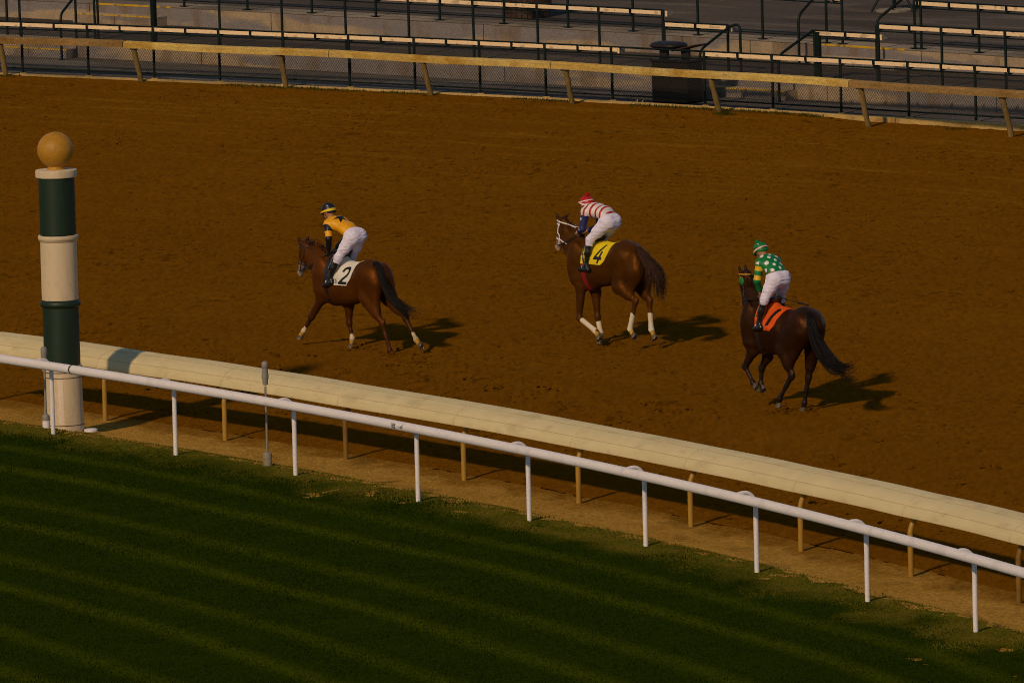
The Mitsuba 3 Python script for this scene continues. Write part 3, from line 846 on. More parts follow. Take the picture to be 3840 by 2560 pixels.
def handrail(label, pts, r=0.030):
    k = thing('handrail', label, 'handrail')
    pts = [np.array(p, float) for p in pts]
    # rounded corners
    out = [pts[0]]
    for a, b, c in zip(pts[:-2], pts[1:-1], pts[2:]):
        d0, d1 = min(0.16, np.linalg.norm(b - a) / 2.2), min(0.16, np.linalg.norm(c - b) / 2.2)
        s, e = b + (a - b) / np.linalg.norm(a - b) * d0, b + (c - b) / np.linalg.norm(c - b) * d1
        out += [s * (1 - u) ** 2 + b * 2 * u * (1 - u) + e * u * u for u in np.linspace(0, 1, 6)]
    out.append(pts[-1])
    fine = []
    for a, b in zip(out[:-1], out[1:]):
        fine += [a + (b - a) * u for u in np.linspace(0, 1, max(2, int(np.linalg.norm(b - a) / 0.15)), endpoint=False)]
    fine.append(out[-1])
    obj('pipe', tube(fine, r, 12), 'green_pipe', k, smooth=50)
    f = pts[0]
    obj('foot', lathe([(0.075, f[2]), (0.075, f[2] + 0.012), (0.034, f[2] + 0.02)], (f[0], f[1], 0), 14), 'green_pipe', k, smooth=40)
    return k


ra = lambda x, z, o=R1O: on(QA, x, o, z)[0]
handrail('dark green goosenecked handrail rising from the lower steps at the far left', [(-10.03, 216.91, ZA), (-10.03, 216.91, 1.20), ra(-9.80, 1.60), ra(-9.80, 1.60) + np.array([0.75, 1.0, 0.0])])
p = ra(-9.842, 0)
obj('gate_post', tube([p + Z3 * (ZB - 0.02), p + Z3 * 1.0, p + Z3 * 1.58], 0.03, 12), 'green_pipe', smooth=40, label='round dark green post just right of the leftmost handrail', cat='post')
handrail('dark green handrail that loops over and comes down right of the black bin', [(4.16, 205.19 - 1.55, ZA), (4.16, 205.19 - 1.55, 1.18), ra(4.75, 1.66), ra(4.915, 1.66), ra(4.915, ZB)][::-1])
handrail('dark green handrail sloping up to the thick square post', [(5.79, 202.1, ZA), (5.79, 202.1, 1.16), ra(6.44, 1.64, R1O - 0.02)])
rb = lambda x, z, o=R2O: on(QB, x, o, z)[0]
handrail('dark green handrail bending up to the upper terrace, left of the yellow-edged step', [(6.362, 206.454, ZB), (6.362, 206.454, 1.62), (6.79, 206.95, 2.02)])
handrail('dark green handrail bending up to the upper terrace, right of the yellow-edged step', [(7.97, 204.765, ZB), (7.97, 204.765, 1.62), (8.56, 205.05, 2.04)])


def step(label, q, x0, x1, depth, z0, ztop, nose_top=True):
    k = thing('concrete_step', label, 'step')
    nj = max(2, int(round((x1 - x0) / 0.95)) + 1)
    js = np.linspace(x0, x1, nj)
    for a, b in zip(js[:-1], js[1:]):
        path = [(on(q, x, -0.002, 0)[0], on(q, x)[1]) for x in np.linspace(a + 0.005, b - 0.005, 4)]
        obj('block', sweep(path, [(-depth, z0 - 0.02), (0, z0 - 0.02), (0, ztop), (-depth, ztop)]), 'concrete_wall', k)
    path = [(on(q, x, -0.002, 0)[0], on(q, x)[1]) for x in np.linspace(x0, x1, 6)]
    obj('yellow_edge', sweep(path, [(-depth - 0.004, ztop - 0.020), (-depth + 0.05, ztop - 0.020), (-depth + 0.05, ztop + 0.004), (-depth - 0.004, ztop + 0.004)]), 'yellow_paint', k, label='worn yellow painted edge')
    return k


step('concrete step with a yellow edge behind the fence at the far left', QA, -12.4, -9.72, 0.33, ZA, 0.37)
step('concrete step with a yellow edge behind the fence, right of the black bin', QA, 4.35, 6.20, 0.36, ZA, 0.37)
step('concrete step with a yellow edge below the upper terrace at the left', QB, -9.75, -7.75, 0.36, ZB, 0.78)
step('concrete step with a yellow edge below the upper terrace at the right', QB, 6.87, 8.60, 0.36, ZB, 0.765)
for x0, x1 in ((-9.5, -7.62), (6.87, 8.58)):
    path = [(on(QB, x, 0, 0)[0], on(QB, x)[1]) for x in np.linspace(x0, x1, 6)]
    obj('yellow_edge', sweep(path, [(-0.031, ZC - 0.022), (0.05, ZC - 0.022), (0.05, ZC + 0.014), (-0.031, ZC + 0.014)]), 'yellow_paint', 'upper_terrace_wall', label='worn yellow painted edge at the top of the steps')

# ------------------------------------------------------------------ black bin, planter, table legs
p, n, t = on(QF, 3.36, 0.44)
bn = thing('litter_bin', 'large black litter bin with a rounded hood, behind the fence and timber rail', 'bin')
ax = [t, n, Z3]
obj('body', box(p + Z3 * (ZA + 0.44), ax, (0.98, 0.56, 0.88), 0.03), 'bin_black', bn)
obj('rim', box(p + Z3 * (ZA + 0.895), ax, (1.02, 0.60, 0.05), 0.015), 'bin_black', bn)
for s in (-0.34, 0.26):
    obj('support', box(p + t * s + Z3 * (ZA + 1.03), ax, (0.20, 0.10, 0.24), 0.01), 'bin_black', bn)
hv, nh = [], 16
for s in np.linspace(-0.40, 0.40, 25):
    e = math.sqrt(max(0.0, 1 - (s / 0.405) ** 4))
    for a in np.linspace(0, 2 * np.pi, nh, endpoint=False):
        hv.append(p + t * (s - 0.21) + n * (0.32 * e * math.cos(a)) + Z3 * (ZA + 1.205 + 0.085 * e * math.sin(a)))
obj('hood', trimesh.convex.convex_hull(np.array(hv)), 'bin_black', bn, smooth=50)
obj('flap', box(p + t * 0.36 + Z3 * (ZA + 1.18), [t * 0.978 + Z3 * 0.21, n, Z3 * 0.978 - t * 0.21], (0.62, 0.5, 0.035), 0.01), 'dark_wood', bn, label='dark brown flap propped open')

pl = thing('round_planter', 'large dark brown round planter with upright staves on the upper terrace', 'planter')
cx, cy = 0.55, 215.45
for i in range(26):
    a = i * 2 * np.pi / 26
    c = np.array([cx + 0.53 * math.cos(a), cy + 0.53 * math.sin(a), ZC + 0.46])
    obj('stave', box(c, [[-math.sin(a), math.cos(a), 0], [math.cos(a), math.sin(a), 0], Z3], (0.122, 0.04, 0.92), 0.008), 'dark_wood', pl)
obj('lining', lathe([(0.50, ZC + 0.0), (0.50, ZC + 0.86)], (cx, cy, 0), 32), 'bin_black', pl, smooth=40)
for z in (0.10, 0.62):
    obj('hoop', lathe([(0.53, ZC + z), (0.556, ZC + z + 0.004), (0.556, ZC + z + 0.05), (0.53, ZC + z + 0.054)], (cx, cy, 0), 40), 'bin_black', pl, smooth=40)
for j, (x, y, lab) in enumerate(((8.75, 214.3, 'dark splayed-leg table on a pale round base at the top right'), (5.11, 218.9, 'table on a pale round base at the top edge, right of the planter'))):
    tb = thing('terrace_table', lab, 'table')
    obj('base_disc', lathe([(0.42, ZC - 0.02), (0.42, ZC + 0.035), (0.40, ZC + 0.045), (0.05, ZC + 0.05)], (x, y, 0), 40), 'pale_slab', tb, smooth=40)
    for s, a in enumerate((200, 320, 262, 80)):
        a = math.radians(a)
        rr = 0.55 if s < 2 else 0.22
        ft = np.array([x + rr * math.cos(a), y + rr * math.sin(a), ZC + 0.02])
        obj('leg', tube([ft, np.array([x + 0.08 * math.cos(a), y + 0.08 * math.sin(a), ZC + 0.72])], 0.026, 10), 'green_pipe', tb, smooth=40)
    obj('tabletop', lathe([(0.45, ZC + 0.72), (0.47, ZC + 0.73), (0.47, ZC + 0.75), (0.45, ZC + 0.76)], (x, y, 0), 40), 'dark_wood', tb, smooth=40)
# ------------------------------------------------------------------ weeds along the kerb


def weed(x, y, n, h, spread, label, seed, group=None, straw=False):
    r = np.random.default_rng(seed)
    vs, cs = [], []
    z = float(ground_z(x, y))
    for _ in range(n):
        a = r.uniform(0, 2 * np.pi)
        o = r.normal(0, spread * 0.45, 2)
        hh = h * r.uniform(0.4, 1.1)
        tip = np.array([x + o[0] + math.cos(a) * hh * 0.7, y + o[1] + math.sin(a) * hh * 0.7, z + hh * r.uniform(0.4, 0.9)])
        w = r.uniform(0.006, 0.014)
        b = np.array([x + o[0], y + o[1], z - 0.01])
        s = np.array([-math.sin(a), math.cos(a), 0]) * w
        vs += [b - s * 0.6, b + s * 0.6, tip]
        c = np.array([0.035, 0.045, 0.004]) * r.uniform(0.5, 1.6) if not straw else np.array([0.3, 0.2, 0.08]) * r.uniform(0.6, 1.2)
        cs += [c, c, c]
    return obj('weed', (np.array(vs), np.arange(3 * n).reshape(-1, 3)), 'grass_blade', color=np.array(cs), label=label, cat='weed', group=group, kind='stuff')


weed(4.53, 199.95, 150, 0.20, 0.30, 'leafy green weed at the foot of the timber rail post right of the black bin', 1)
weed(9.26, 196.3, 120, 0.12, 0.30, 'low green weed on the pale kerb near the right edge', 2)
weed(-4.15, 208.5, 130, 0.09, 0.22, 'dark tuft beside the second whole rail post from the left', 3)
tw = thing('dry_twig', 'pale dry twig bent in a loop on the kerb below the black bin', 'twig')
px_, pn_, pt_ = on(QF, 3.05, -0.30)
z_ = float(ground_z(px_[0], px_[1]))
for sg in ((-0.16, -0.02), (0.02, 0.10)):
    s_ = np.linspace(0, 1, 9)
    obj('stem', tube(np.stack([px_ + pt_ * (sg[0] + (sg[1] - sg[0]) * u) + pn_ * 0.05 * math.sin(u * 5) + Z3 * (z_ + 0.02 + 0.10 * math.sin(math.pi * min(1, u * 0.9 + 0.1))) for u in s_]), 0.006, 5), 'straw', tw, smooth=True)
vs, cs = [], []
r = np.random.default_rng(77)
for _ in range(5200):                     # thin grass creeping along the kerb
    x = r.uniform(-12.5, 7.2)
    if meshkit.noise(np.array([[x * 1.1, 0.3, 0]]), 8)[0] < 0.42:
        continue
    p, n, t = on(QF, x, -0.22 - abs(r.normal(0, 0.22)))
    z = float(ground_z(p[0], p[1])) - 0.005
    a, h = r.uniform(0, 2 * np.pi), r.uniform(0.03, 0.085)
    s = np.array([math.cos(a), math.sin(a), 0]) * 0.010
    p = p + Z3 * z
    vs += [p - s, p + s, p + np.array([r.normal(0, 0.03), r.normal(0, 0.03), h])]
    c = np.array([0.050, 0.050, 0.006]) * r.uniform(0.5, 1.5)
    cs += [c, c, c]
obj('kerb_grass', (np.array(vs), np.arange(len(vs)).reshape(-1, 3)), 'grass_blade', color=np.array(cs), kind='stuff', label='thin green grass creeping along the kerb at the dirt edge', cat='grass')
# ------------------------------------------------------------------ soft bodies: signed distances joined smoothly, then a surface mesh
class Soft:
    """Rounded pieces (local axes: x forward, y left, z up) blended into one skin."""

    def __init__(self, k=0.05):
        self.k, self.parts = k, []

    def cone(self, a, b, ra, rb, ky=1.0, col=None, k=None):
        self.parts.append(('c', np.array(a, float), np.array(b, float), ra, rb, ky, col, k))
        return self

    def ell(self, c, r, col=None, k=None, rot=None):
        self.parts.append(('e', np.array(c, float), np.array(r, float), rot, 0, 1.0, col, k))
        return self

    def one(self, q, p):
        if q[0] == 'c':
            _, a, b, ra, rb, ky, _, _ = q
            s = np.array([1, 1 / ky, 1.0])
            p2 = (p - a) * s
            ba = (b - a) * s
            t = np.clip(p2 @ ba / max(ba @ ba, 1e-9), 0, 1)
            return (np.linalg.norm(p2 - t[..., None] * ba, axis=-1) - (ra + (rb - ra) * t)) * min(1.0, ky ** 0.5)
        _, c, r, rot = q[:4]
        x = p - c
        if rot is not None:
            x = x @ np.asarray(rot).T
        k0 = np.linalg.norm(x / r, axis=-1)
        k1 = np.linalg.norm(x / (r * r), axis=-1)
        return np.where(k1 > 1e-9, k0 * (k0 - 1) / np.maximum(k1, 1e-9), -min(r))

    def box_of(self, q, pad):
        if q[0] == 'c':
            r = max(q[3], q[4]) * max(1, q[5]) + pad
            return np.minimum(q[1], q[2]) - r, np.maximum(q[1], q[2]) + r
        r = (q[2] if q[3] is None else np.full(3, q[2].max())) + pad
        return q[1] - r, q[1] + r

    def dist(self, p):
        d = np.full(p.shape[:-1], 9.0)
        for q in self.parts:
            k = q[7] or self.k
            e = self.one(q, p)
            h = np.clip(0.5 + 0.5 * (d - e) / k, 0, 1)
            d = d + (e - d) * h - k * h * (1 - h)
        return d

    def grid(self, h):
        bs = [self.box_of(q, 0.06) for q in self.parts]
        lo = np.min([b[0] for b in bs], 0)
        n = np.ceil((np.max([b[1] for b in bs], 0) - lo) / h).astype(int) + 1
        F = np.full(n, 9.0)
        for q in self.parts:
            k = q[7] or self.k
            b0, b1 = self.box_of(q, 2.2 * k + 0.04)
            i0 = np.clip(np.floor((b0 - lo) / h).astype(int), 0, n)
            i1 = np.clip(np.ceil((b1 - lo) / h).astype(int) + 1, 0, n)
            ax = [lo[a] + h * np.arange(i0[a], i1[a]) for a in range(3)]
            p = np.stack(np.meshgrid(*ax, indexing='ij'), -1)
            e = self.one(q, p)
            s = tuple(slice(i0[a], i1[a]) for a in range(3))
            d = F[s]
            t = np.clip(0.5 + 0.5 * (d - e) / k, 0, 1)
            F[s] = d + (e - d) * t - k * t * (1 - t)
        return F, lo

    def mesh(self, h, clip=None):
        F, lo = self.grid(h)
        if clip is not None:
            ax = [lo[a] + h * np.arange(F.shape[a]) for a in range(3)]
            F = np.maximum(F, clip(np.stack(np.meshgrid(*ax, indexing='ij'), -1)))
        v, f = surface(F, lo, h)
        return v, f

    def colors(self, p, soft=0.025):
        w, c = np.zeros(len(p)), np.zeros((len(p), 3))
        for q in self.parts:
            if q[6] is None:
                continue
            e = np.exp(-np.clip(self.one(q, p), -0.03, 0.4) / soft)
            w += e
            c += e[:, None] * np.array(q[6])
        return c / np.maximum(w, 1e-12)[:, None]


def surface(F, lo, h):
    """Surface nets: one vertex per cell that the surface crosses, one quad per crossed edge."""
    ins = F < 0
    c = sum(ins[i:F.shape[0] - 1 + i, j:F.shape[1] - 1 + j, k:F.shape[2] - 1 + k].astype(int) for i in (0, 1) for j in (0, 1) for k in (0, 1))
    act = (c > 0) & (c < 8)
    idx = np.full(act.shape, -1)
    cells = np.argwhere(act)
    idx[act] = np.arange(len(cells))
    s, m = np.zeros((len(cells), 3)), np.zeros(len(cells))
    cor = [(i, j, k) for i in (0, 1) for j in (0, 1) for k in (0, 1)]
    for a in cor:
        for ax in range(3):
            if a[ax] == 0:
                b = list(a)
                b[ax] = 1
                fa, fb = F[tuple((cells + a).T)], F[tuple((cells + b).T)]
                x = (fa < 0) != (fb < 0)
                t = np.where(x, fa / np.where(x, fa - fb, 1), 0)
                pt = np.array(a, float) + np.eye(3)[ax] * t[:, None]
                s += pt * x[:, None]
                m += x
    v = lo + h * (cells + s / m[:, None])
    faces = []
    for ax in range(3):
        u, w = [(1, 2), (2, 0), (0, 1)][ax]
        sl0 = [slice(None)] * 3
        sl1 = [slice(None)] * 3
        sl0[ax], sl1[ax] = slice(0, -1), slice(1, None)
        x = ins[tuple(sl0)] != ins[tuple(sl1)]
        e = np.argwhere(x)
        e = e[(e[:, u] > 0) & (e[:, w] > 0) & (e[:, u] < F.shape[u] - 1) & (e[:, w] < F.shape[w] - 1)]
        q = []
        for du, dw in ((0, 0), (1, 0), (1, 1), (0, 1)):
            k = e.copy()
            k[:, u] -= du
            k[:, w] -= dw
            q.append(idx[tuple(k.T)])
        q = np.stack(q, 1)
        flip = ~ins[tuple(e.T)]
        q[flip] = q[flip][:, ::-1]
        faces.append(q)
    f = np.vstack(faces)
    f = f[(f >= 0).all(1)]
    return v, tri(f)


class Frame:
    """A figure's own axes in the scene."""

    def __init__(self, o, deg):
        t = math.radians(deg)
        self.o = np.array(o, float)
        self.R = np.array([[-math.cos(t), math.sin(t), 0], [-math.sin(t), -math.cos(t), 0], [0, 0, 1.0]])

    def __call__(self, p):
        return self.o + np.asarray(p, float) @ self.R

    def mesh(self, m):
        if isinstance(m, trimesh.Trimesh):
            m = (np.array(m.vertices), np.array(m.faces))
        return self(m[0]), m[1]

    def local(self, p):
        """World texture point -> local coordinates (drjit)."""
        x, y, z = p.x - float(self.o[0]), p.y - float(self.o[1]), p.z - float(self.o[2])
        R = self.R
        return [x * float(R[i, 0]) + y * float(R[i, 1]) + z * float(R[i, 2]) for i in range(3)]


def L(a, b, t):
    return np.array(a, float) * (1 - t) + np.array(b, float) * t


def V(*a):
    return np.array(a, float)


def hit(soft, c, d, r=1.2, lift=0.0, steps=70):
    """Where rays from outside towards c first meet the skin (c, d: arrays); d points outward."""
    c, d = np.asarray(c, float), np.asarray(d, float)
    t = np.full(len(c), r)
    for _ in range(steps):
        t = t - 0.8 * (soft.dist(c + d * t[:, None]) - lift)
        t = np.clip(t, 0, r)
    return c + d * t[:, None]


def loop(soft, c, u, v, r=0.6, lift=0.004, n=36, a0=0, a1=2 * np.pi):
    a = np.linspace(a0, a1, n)
    d = np.cos(a)[:, None] * np.asarray(u) + np.sin(a)[:, None] * np.asarray(v)
    return hit(soft, np.repeat([c], n, 0), d, r, lift)


def strands(name, parent, fr, roots, paths, r0, col, seed, jitter=0.3, label=None):
    """Locks of hair as thin tapering tubes."""
    r = np.random.default_rng(seed)
    vs, fs, cs, at_ = [], [], [], 0
    for p in paths:
        m = tube(p, np.linspace(r0, r0 * 0.25, len(p)) * r.uniform(0.7, 1.3), 4, False)
        v = np.array(m.vertices)
        vs.append(v)
        fs.append(np.array(m.faces) + at_)
        cs.append(np.repeat([np.array(col) * r.uniform(0.6, 1.5)], len(v), 0))
        at_ += len(v)
    return obj(name, (fr(np.vstack(vs)), np.vstack(fs)), 'hair', parent, smooth=True, color=np.vstack(cs), label=label)


def spline(P, n=12):
    P = np.asarray(P, float)
    t = np.linspace(0, 1, len(P))
    from scipy.interpolate import CubicSpline
    return CubicSpline(t, P)(np.linspace(0, 1, n))


# ------------------------------------------------------------------ horses
def horse(label, fr, J, coat, dark, leg, socks, mane_col, tail_col, muzzle_col, tail_w, tail_lift=0.0):
    key = thing('horse', label, 'horse', None)
    S = Soft(0.07)
    W, C, B, E, Ch, Br = (V(*J[k]) for k in ('wither', 'croup', 'belly', 'elbowline', 'chest', 'breast'))
    th, po = V(*J['tailhead']), V(*J['poll'])
    bx = J['buttL'][0] if 'buttL' in J else J['buttR'][0]
    bz = J['buttL'][2] if 'buttL' in J else J['buttR'][2]
    zf = (W[2] + E[2]) / 2
    hf = (W[2] - E[2]) / 2
    # ribcage, loin, quarters
    S.ell(V(W[0] - 0.02, 0, zf - 0.02), V(0.42, 0.235, hf), coat)
    mx = (W[0] + C[0]) / 2
    S.ell(V(mx + 0.06, 0, (C[2] - 0.04 + B[2]) / 2 + 0.015), V(0.47, 0.262, (C[2] - 0.06 - B[2]) / 2), coat, 0.10)
    S.ell(V(C[0] - 0.02, 0, C[2] - 0.275), V(0.40, 0.255, 0.278), coat, 0.10)
    S.cone(V(W[0] + 0.05, 0, W[2] - 0.075), V(W[0] - 0.22, 0, W[2] - 0.105), 0.085, 0.09, 0.8, coat)
    S.cone(C - V(0, 0, 0.10), th - V(-0.03, 0, 0.10), 0.115, 0.085, 1.0, coat)
    S.cone(V(Br[0] - 0.20, 0, zf + 0.02), V(Br[0] - 0.17, 0, Br[2] + 0.02), 0.185, 0.165, 0.95, coat, 0.10)
    Tn = len(S.parts)
    for s in (1, -1):
        n = 'L' if s > 0 else 'R'
        # quarters and hind leg
        st, hk, ft, hf_ = (V(*J[n + 'H' + k]) for k in ('stifle', 'hock', 'fet', 'hoof'))
        hip = V(C[0] - 0.05, s * 0.135, C[2] - 0.27)
        S.ell(V(bx + 0.185, s * 0.125, bz + 0.03), V(0.165, 0.125, 0.26), coat, 0.08)
        sj = st + V(-0.085, 0, 0.02)
        S.cone(hip, sj, 0.215, 0.125, 0.62, coat, 0.08)
        S.cone(V(bx + 0.16, s * 0.125, bz - 0.02), L(sj, hk, 0.62) + V(-0.015, 0, 0), 0.135, 0.062, 0.85, coat, 0.08)
        S.cone(sj, L(sj, hk, 0.5), 0.110, 0.084, 0.8, coat, 0.07)
        S.cone(L(sj, hk, 0.4), hk + V(0.01, 0, 0.03), 0.086, 0.050, 0.8, L(coat, leg, 0.3), 0.05)
        S.cone(hk + V(-0.042, 0, 0.055), hk + V(-0.012, 0, -0.03), 0.026, 0.040, 0.8, L(coat, leg, 0.6), 0.05)
        S.cone(hk, L(hk, ft, 0.5), 0.052, 0.034, 0.85, leg, 0.04)
        S.cone(L(hk, ft, 0.4), ft, 0.034, 0.034, 0.9, leg, 0.03)
        S.ell(ft, V(0.045, 0.042, 0.045), leg, 0.03)
        S.cone(ft, L(ft, hf_, 0.62), 0.036, 0.042, 1.0, leg, 0.03)
        # shoulder and foreleg
        el, kn, ff, fh = (V(*J[n + 'F' + k]) for k in ('elbow', 'knee', 'fet', 'hoof'))
        S.ell(V(Ch[0] - 0.24, s * 0.165, zf + 0.05), V(0.17, 0.095, hf * 0.82), coat, 0.09)
        up = V((el[0] + Ch[0] - 0.28) / 2, el[1] * 0.95, max(el[2] + 0.10, E[2] + 0.13))
        S.cone(up, el, 0.145, 0.095, 0.75, coat, 0.08)
        S.cone(el, kn, 0.092, 0.050, 0.85, L(coat, leg, 0.35), 0.05)
        S.ell(kn, V(0.052, 0.048, 0.060), leg, 0.04)
        S.cone(kn, L(kn, ff, 0.5), 0.043, 0.031, 0.9, leg, 0.03)
        S.cone(L(kn, ff, 0.45), ff, 0.031, 0.033, 0.9, leg, 0.03)
        S.ell(ff, V(0.043, 0.040, 0.043), leg, 0.03)
        S.cone(ff, L(ff, fh, 0.62), 0.034, 0.042, 1.0, leg, 0.03)
    # neck and head
    tr, cr = V(*J['throat']), V(*J['crest'])
    pc = L(po, tr, 0.40)
    nb = V(W[0] + 0.20, 0, W[2] - 0.30)
    axis = (pc - nb) / np.linalg.norm(pc - nb)
    S.cone(nb - axis * 0.05, L(nb, pc, 0.42), 0.290, 0.195, 0.52, coat, 0.10)
    S.cone(L(nb, pc, 0.36), pc, 0.200, 0.118, 0.55, coat, 0.08)
    cl = V(0, 0, 0)
    S.cone(V(W[0] + 0.08, 0, W[2] - 0.07), cr - V(0.02, 0, 0.05), 0.07, 0.05, 0.7, coat, 0.07)
    S.cone(cr - V(0.02, 0, 0.05), po - V(0.02, 0, 0.05), 0.05, 0.05, 0.8, coat, 0.06)
    fo, mu, jw = V(*J['forehead']), V(*J['muzzle']), V(*J['jaw'])
    hd = (mu - po) / np.linalg.norm(mu - po)
    back = jw - (po + hd * ((jw - po) @ hd))
    back /= np.linalg.norm(back)
    ln = np.linalg.norm(mu - po)
    c0, c1, c2, c3 = (po + hd * ln * f + back * b for f, b in ((0.13, 0.075), (0.42, 0.075), (0.72, 0.062), (0.94, 0.055)))
    S.cone(c0, c1, 0.095, 0.090, 0.82, coat, 0.05)
    S.cone(c1, c2, 0.086, 0.060, 0.78, coat, 0.04)
    S.cone(c2, c3, 0.058, 0.052, 0.85, muzzle_col, 0.03)
    for s in (1, -1):
        S.ell(L(c0, c1, 0.75) + back * 0.075 + V(0, s * 0.032, 0), V(0.085, 0.030, 0.095), coat, 0.04)     # cheek
        S.ell(L(c0, c1, 0.62) - back * 0.045 + V(0, s * 0.066, 0), V(0.028, 0.016, 0.024), coat, 0.02)     # brow
        S.ell(c3 - back * 0.022 + hd * 0.005 + V(0, s * 0.036, 0), V(0.022, 0.016, 0.026), muzzle_col, 0.02)  # nostril rim
        S.ell(c3 + hd * 0.045 + back * 0.012 + V(0, s * 0.014, 0), V(0.028, 0.026, 0.024), muzzle_col, 0.02)  # lips
        et = V(*J['earL']) * V(1, 0, 1) + V(0, s * 0.070, 0) if (s > 0 or 'earR' not in J) else V(*J['earR']) * V(1, 0, 1) + V(0, s * 0.070, 0)
        eb = po + V(0.0, s * 0.050, -0.03)
        S.cone(eb, L(eb, et, 0.55), 0.026, 0.024, 1.0, dark, 0.02)
        S.cone(L(eb, et, 0.5), et, 0.024, 0.006, 1.0, dark, 0.015)
    v, f = S.mesh(0.0145)
    col = S.colors(v)
    # relief of muscles and veins under the coat
    tm = trimesh.Trimesh(v, f, process=False)
    wgt = np.clip((v[:, 2] - 0.45) / 0.3, 0, 1)[:, None]
    rel = 0.030 * (meshkit.fbm(v * [4.5, 7.0, 3.4] + [0, 0, 3.0 * v[:, :1].mean()], 3, 23) - 0.5)
    v = v + np.array(tm.vertex_normals) * rel[:, None] * wgt
    # points and socks: dark stockings come from the leg colour, white pasterns where the horse has them
    for nme, c_ in socks.items():
        a, b = V(*J[nme + 'fet']), V(*J[nme + 'hoof'])
        kk = V(*J[nme[:2] + ('knee' if nme[1] == 'F' else 'hock')])
        top = L(a, kk, 0.34)
        ab = b - top
        t = (v - top) @ ab / (ab @ ab)
        dd_ = np.linalg.norm(v - top - np.clip(t, 0, 1)[:, None] * ab, axis=1)
        m = (dd_ < 0.08) & (t > 0.0 + 0.16 * (meshkit.noise(v * 30, 3) - 0.5)) & (np.sign(v[:, 1]) == np.sign(a[1]))
        c_ = np.array(c_)
        mix_ = np.clip((t[m] - 0.34) / 0.2, 0, 1)[:, None]
        col[m] = c_ * (1 - mix_) + np.array([0.46, 0.25, 0.035]) * mix_
    nz = meshkit.fbm(v * [3.4, 3.4, 3.4], 4, 17)[:, None]
    col = col * (0.52 + 0.96 * nz)
    body = obj('body', fr.mesh((v, f)), 'coat', key, smooth=True, color=col)
    # eyes
    for s in (1, -1):
        e = trimesh.creation.icosphere(subdivisions=1, radius=0.017)
        e.apply_translation(L(c0, c1, 0.66) - back * 0.030 + V(0, s * 0.074, 0))
        obj('eye', fr.mesh(e), 'eye', key, smooth=True)
    # hooves, each with its shoe
    for n in ('LF', 'RF', 'LH', 'RH'):
        a, b = V(*J[n + 'fet']), V(*J[n + 'hoof'])
        d = (b - a) / np.linalg.norm(b - a)
        c = L(a, b, 0.52)
        # toe direction: forward, square to the pastern
        fw = V(1, 0, 0) - d * d[0]
        fw = fw / np.linalg.norm(fw) if np.linalg.norm(fw) > 0.2 else V(0, 0, -1.0)
        sole = d * 0.80 - fw * 0.45 if b[2] < 0.13 else d * 0.93 - fw * 0.25
        if b[2] < 0.07:
            sole = V(0.05, 0, -1)
        sole /= np.linalg.norm(sole)
        to = fw - sole * (fw @ sole)
        to /= np.linalg.norm(to)
        sd = np.cross(sole, to)
        rings = []
        for h_, r_, o_ in ((-0.012, 0.040, 0.0), (0.03, 0.048, 0.008), (0.072, 0.060, 0.022)):
            g = np.arange(16) * 2 * np.pi / 16
            rings.append(c + sole * h_ + to * o_ + r_ * (np.cos(g)[:, None] * to * 1.06 + np.sin(g)[:, None] * sd * 0.92))
        hv = np.vstack(rings)
        hoof = obj('hoof', fr.mesh(trimesh.convex.convex_hull(hv)), 'hoof', key, smooth=40)
        g = np.linspace(0.75, 2 * np.pi - 0.75, 22) + np.pi
        shoe = c + sole * 0.074 + to * 0.022 + 0.053 * (np.cos(g)[:, None] * to * -1.06 + np.sin(g)[:, None] * sd * 0.92)
        shoe = c + sole * 0.074 + to * 0.022 + 0.053 * (np.cos(g - np.pi)[:, None] * -to * -1.06 * -1 + np.sin(g)[:, None] * sd * 0.92)
        obj('shoe', fr.mesh(tube(shoe, 0.0075, 6)), 'steel', hoof, smooth=True)
    # tail
    bk = V(-0.72, 0.69, 0)      # swung a little to the near side
    tp = spline([th + V(0.05, 0, -0.05), th + bk * 0.06 + V(-0.035, 0, -0.02 - tail_lift), V(*J['t1']) + bk * 0.17, V(*J['t2']) + bk * 0.15, V(*J['t3']) + bk * 0.09, V(*J['t4']) + bk * 0.05], 16)
    for i in range(1, 16):                      # keep the dock outside the quarters
        for _ in range(30):
            if S.dist(tp[i:i + 1])[0] > 0.035 + 0.02 * min(1, i / 5):
                break
            tp[i] = tp[i] + bk * 0.016 + V(0, 0, 0.008 if i < 4 else 0)
    tp[1:-1] = (tp[:-2] + 2 * tp[1:-1] + tp[2:]) / 4
    r = np.random.default_rng(len(USED) + 5)
    paths = []
    m = np.linspace(0, 1, 16)[:, None]
    w = np.interp(m[:, 0], [0, 0.12, 0.4, 0.75, 1], [0.022, 0.045, 0.070 * tail_w, 0.092 * tail_w, 0.085 * tail_w])
    for lock in range(26):                      # hair gathers in locks that part towards the tip
        a, q = r.uniform(0, 2 * np.pi), math.sqrt(r.random())
        off = V(0.75 * math.cos(a), math.sin(a), 0.55 * math.cos(a)) * q
        drift = r.normal(0, 1, 3) * 0.055 * tail_w
        bend = 0.025 * np.sin(m * r.uniform(2, 5) + r.uniform(0, 6)) * r.normal(0, 1, 3) * m
        end = r.uniform(0.70, 1.0)
        for i in range(17):
            p = tp + off * w[:, None] + drift * m ** 2.2 + bend + r.normal(0, 0.014, 3) * (0.5 + m) + r.normal(0, 0.03, 3) * m ** 3
            k = max(7, int(16 * min(1.0, end + r.normal(0, 0.06))))
            paths.append(p[:k])
    strands('tail', key, fr, None, paths, 0.0058, tail_col, 3)
    # mane, hanging on both sides of the crest
    paths = []
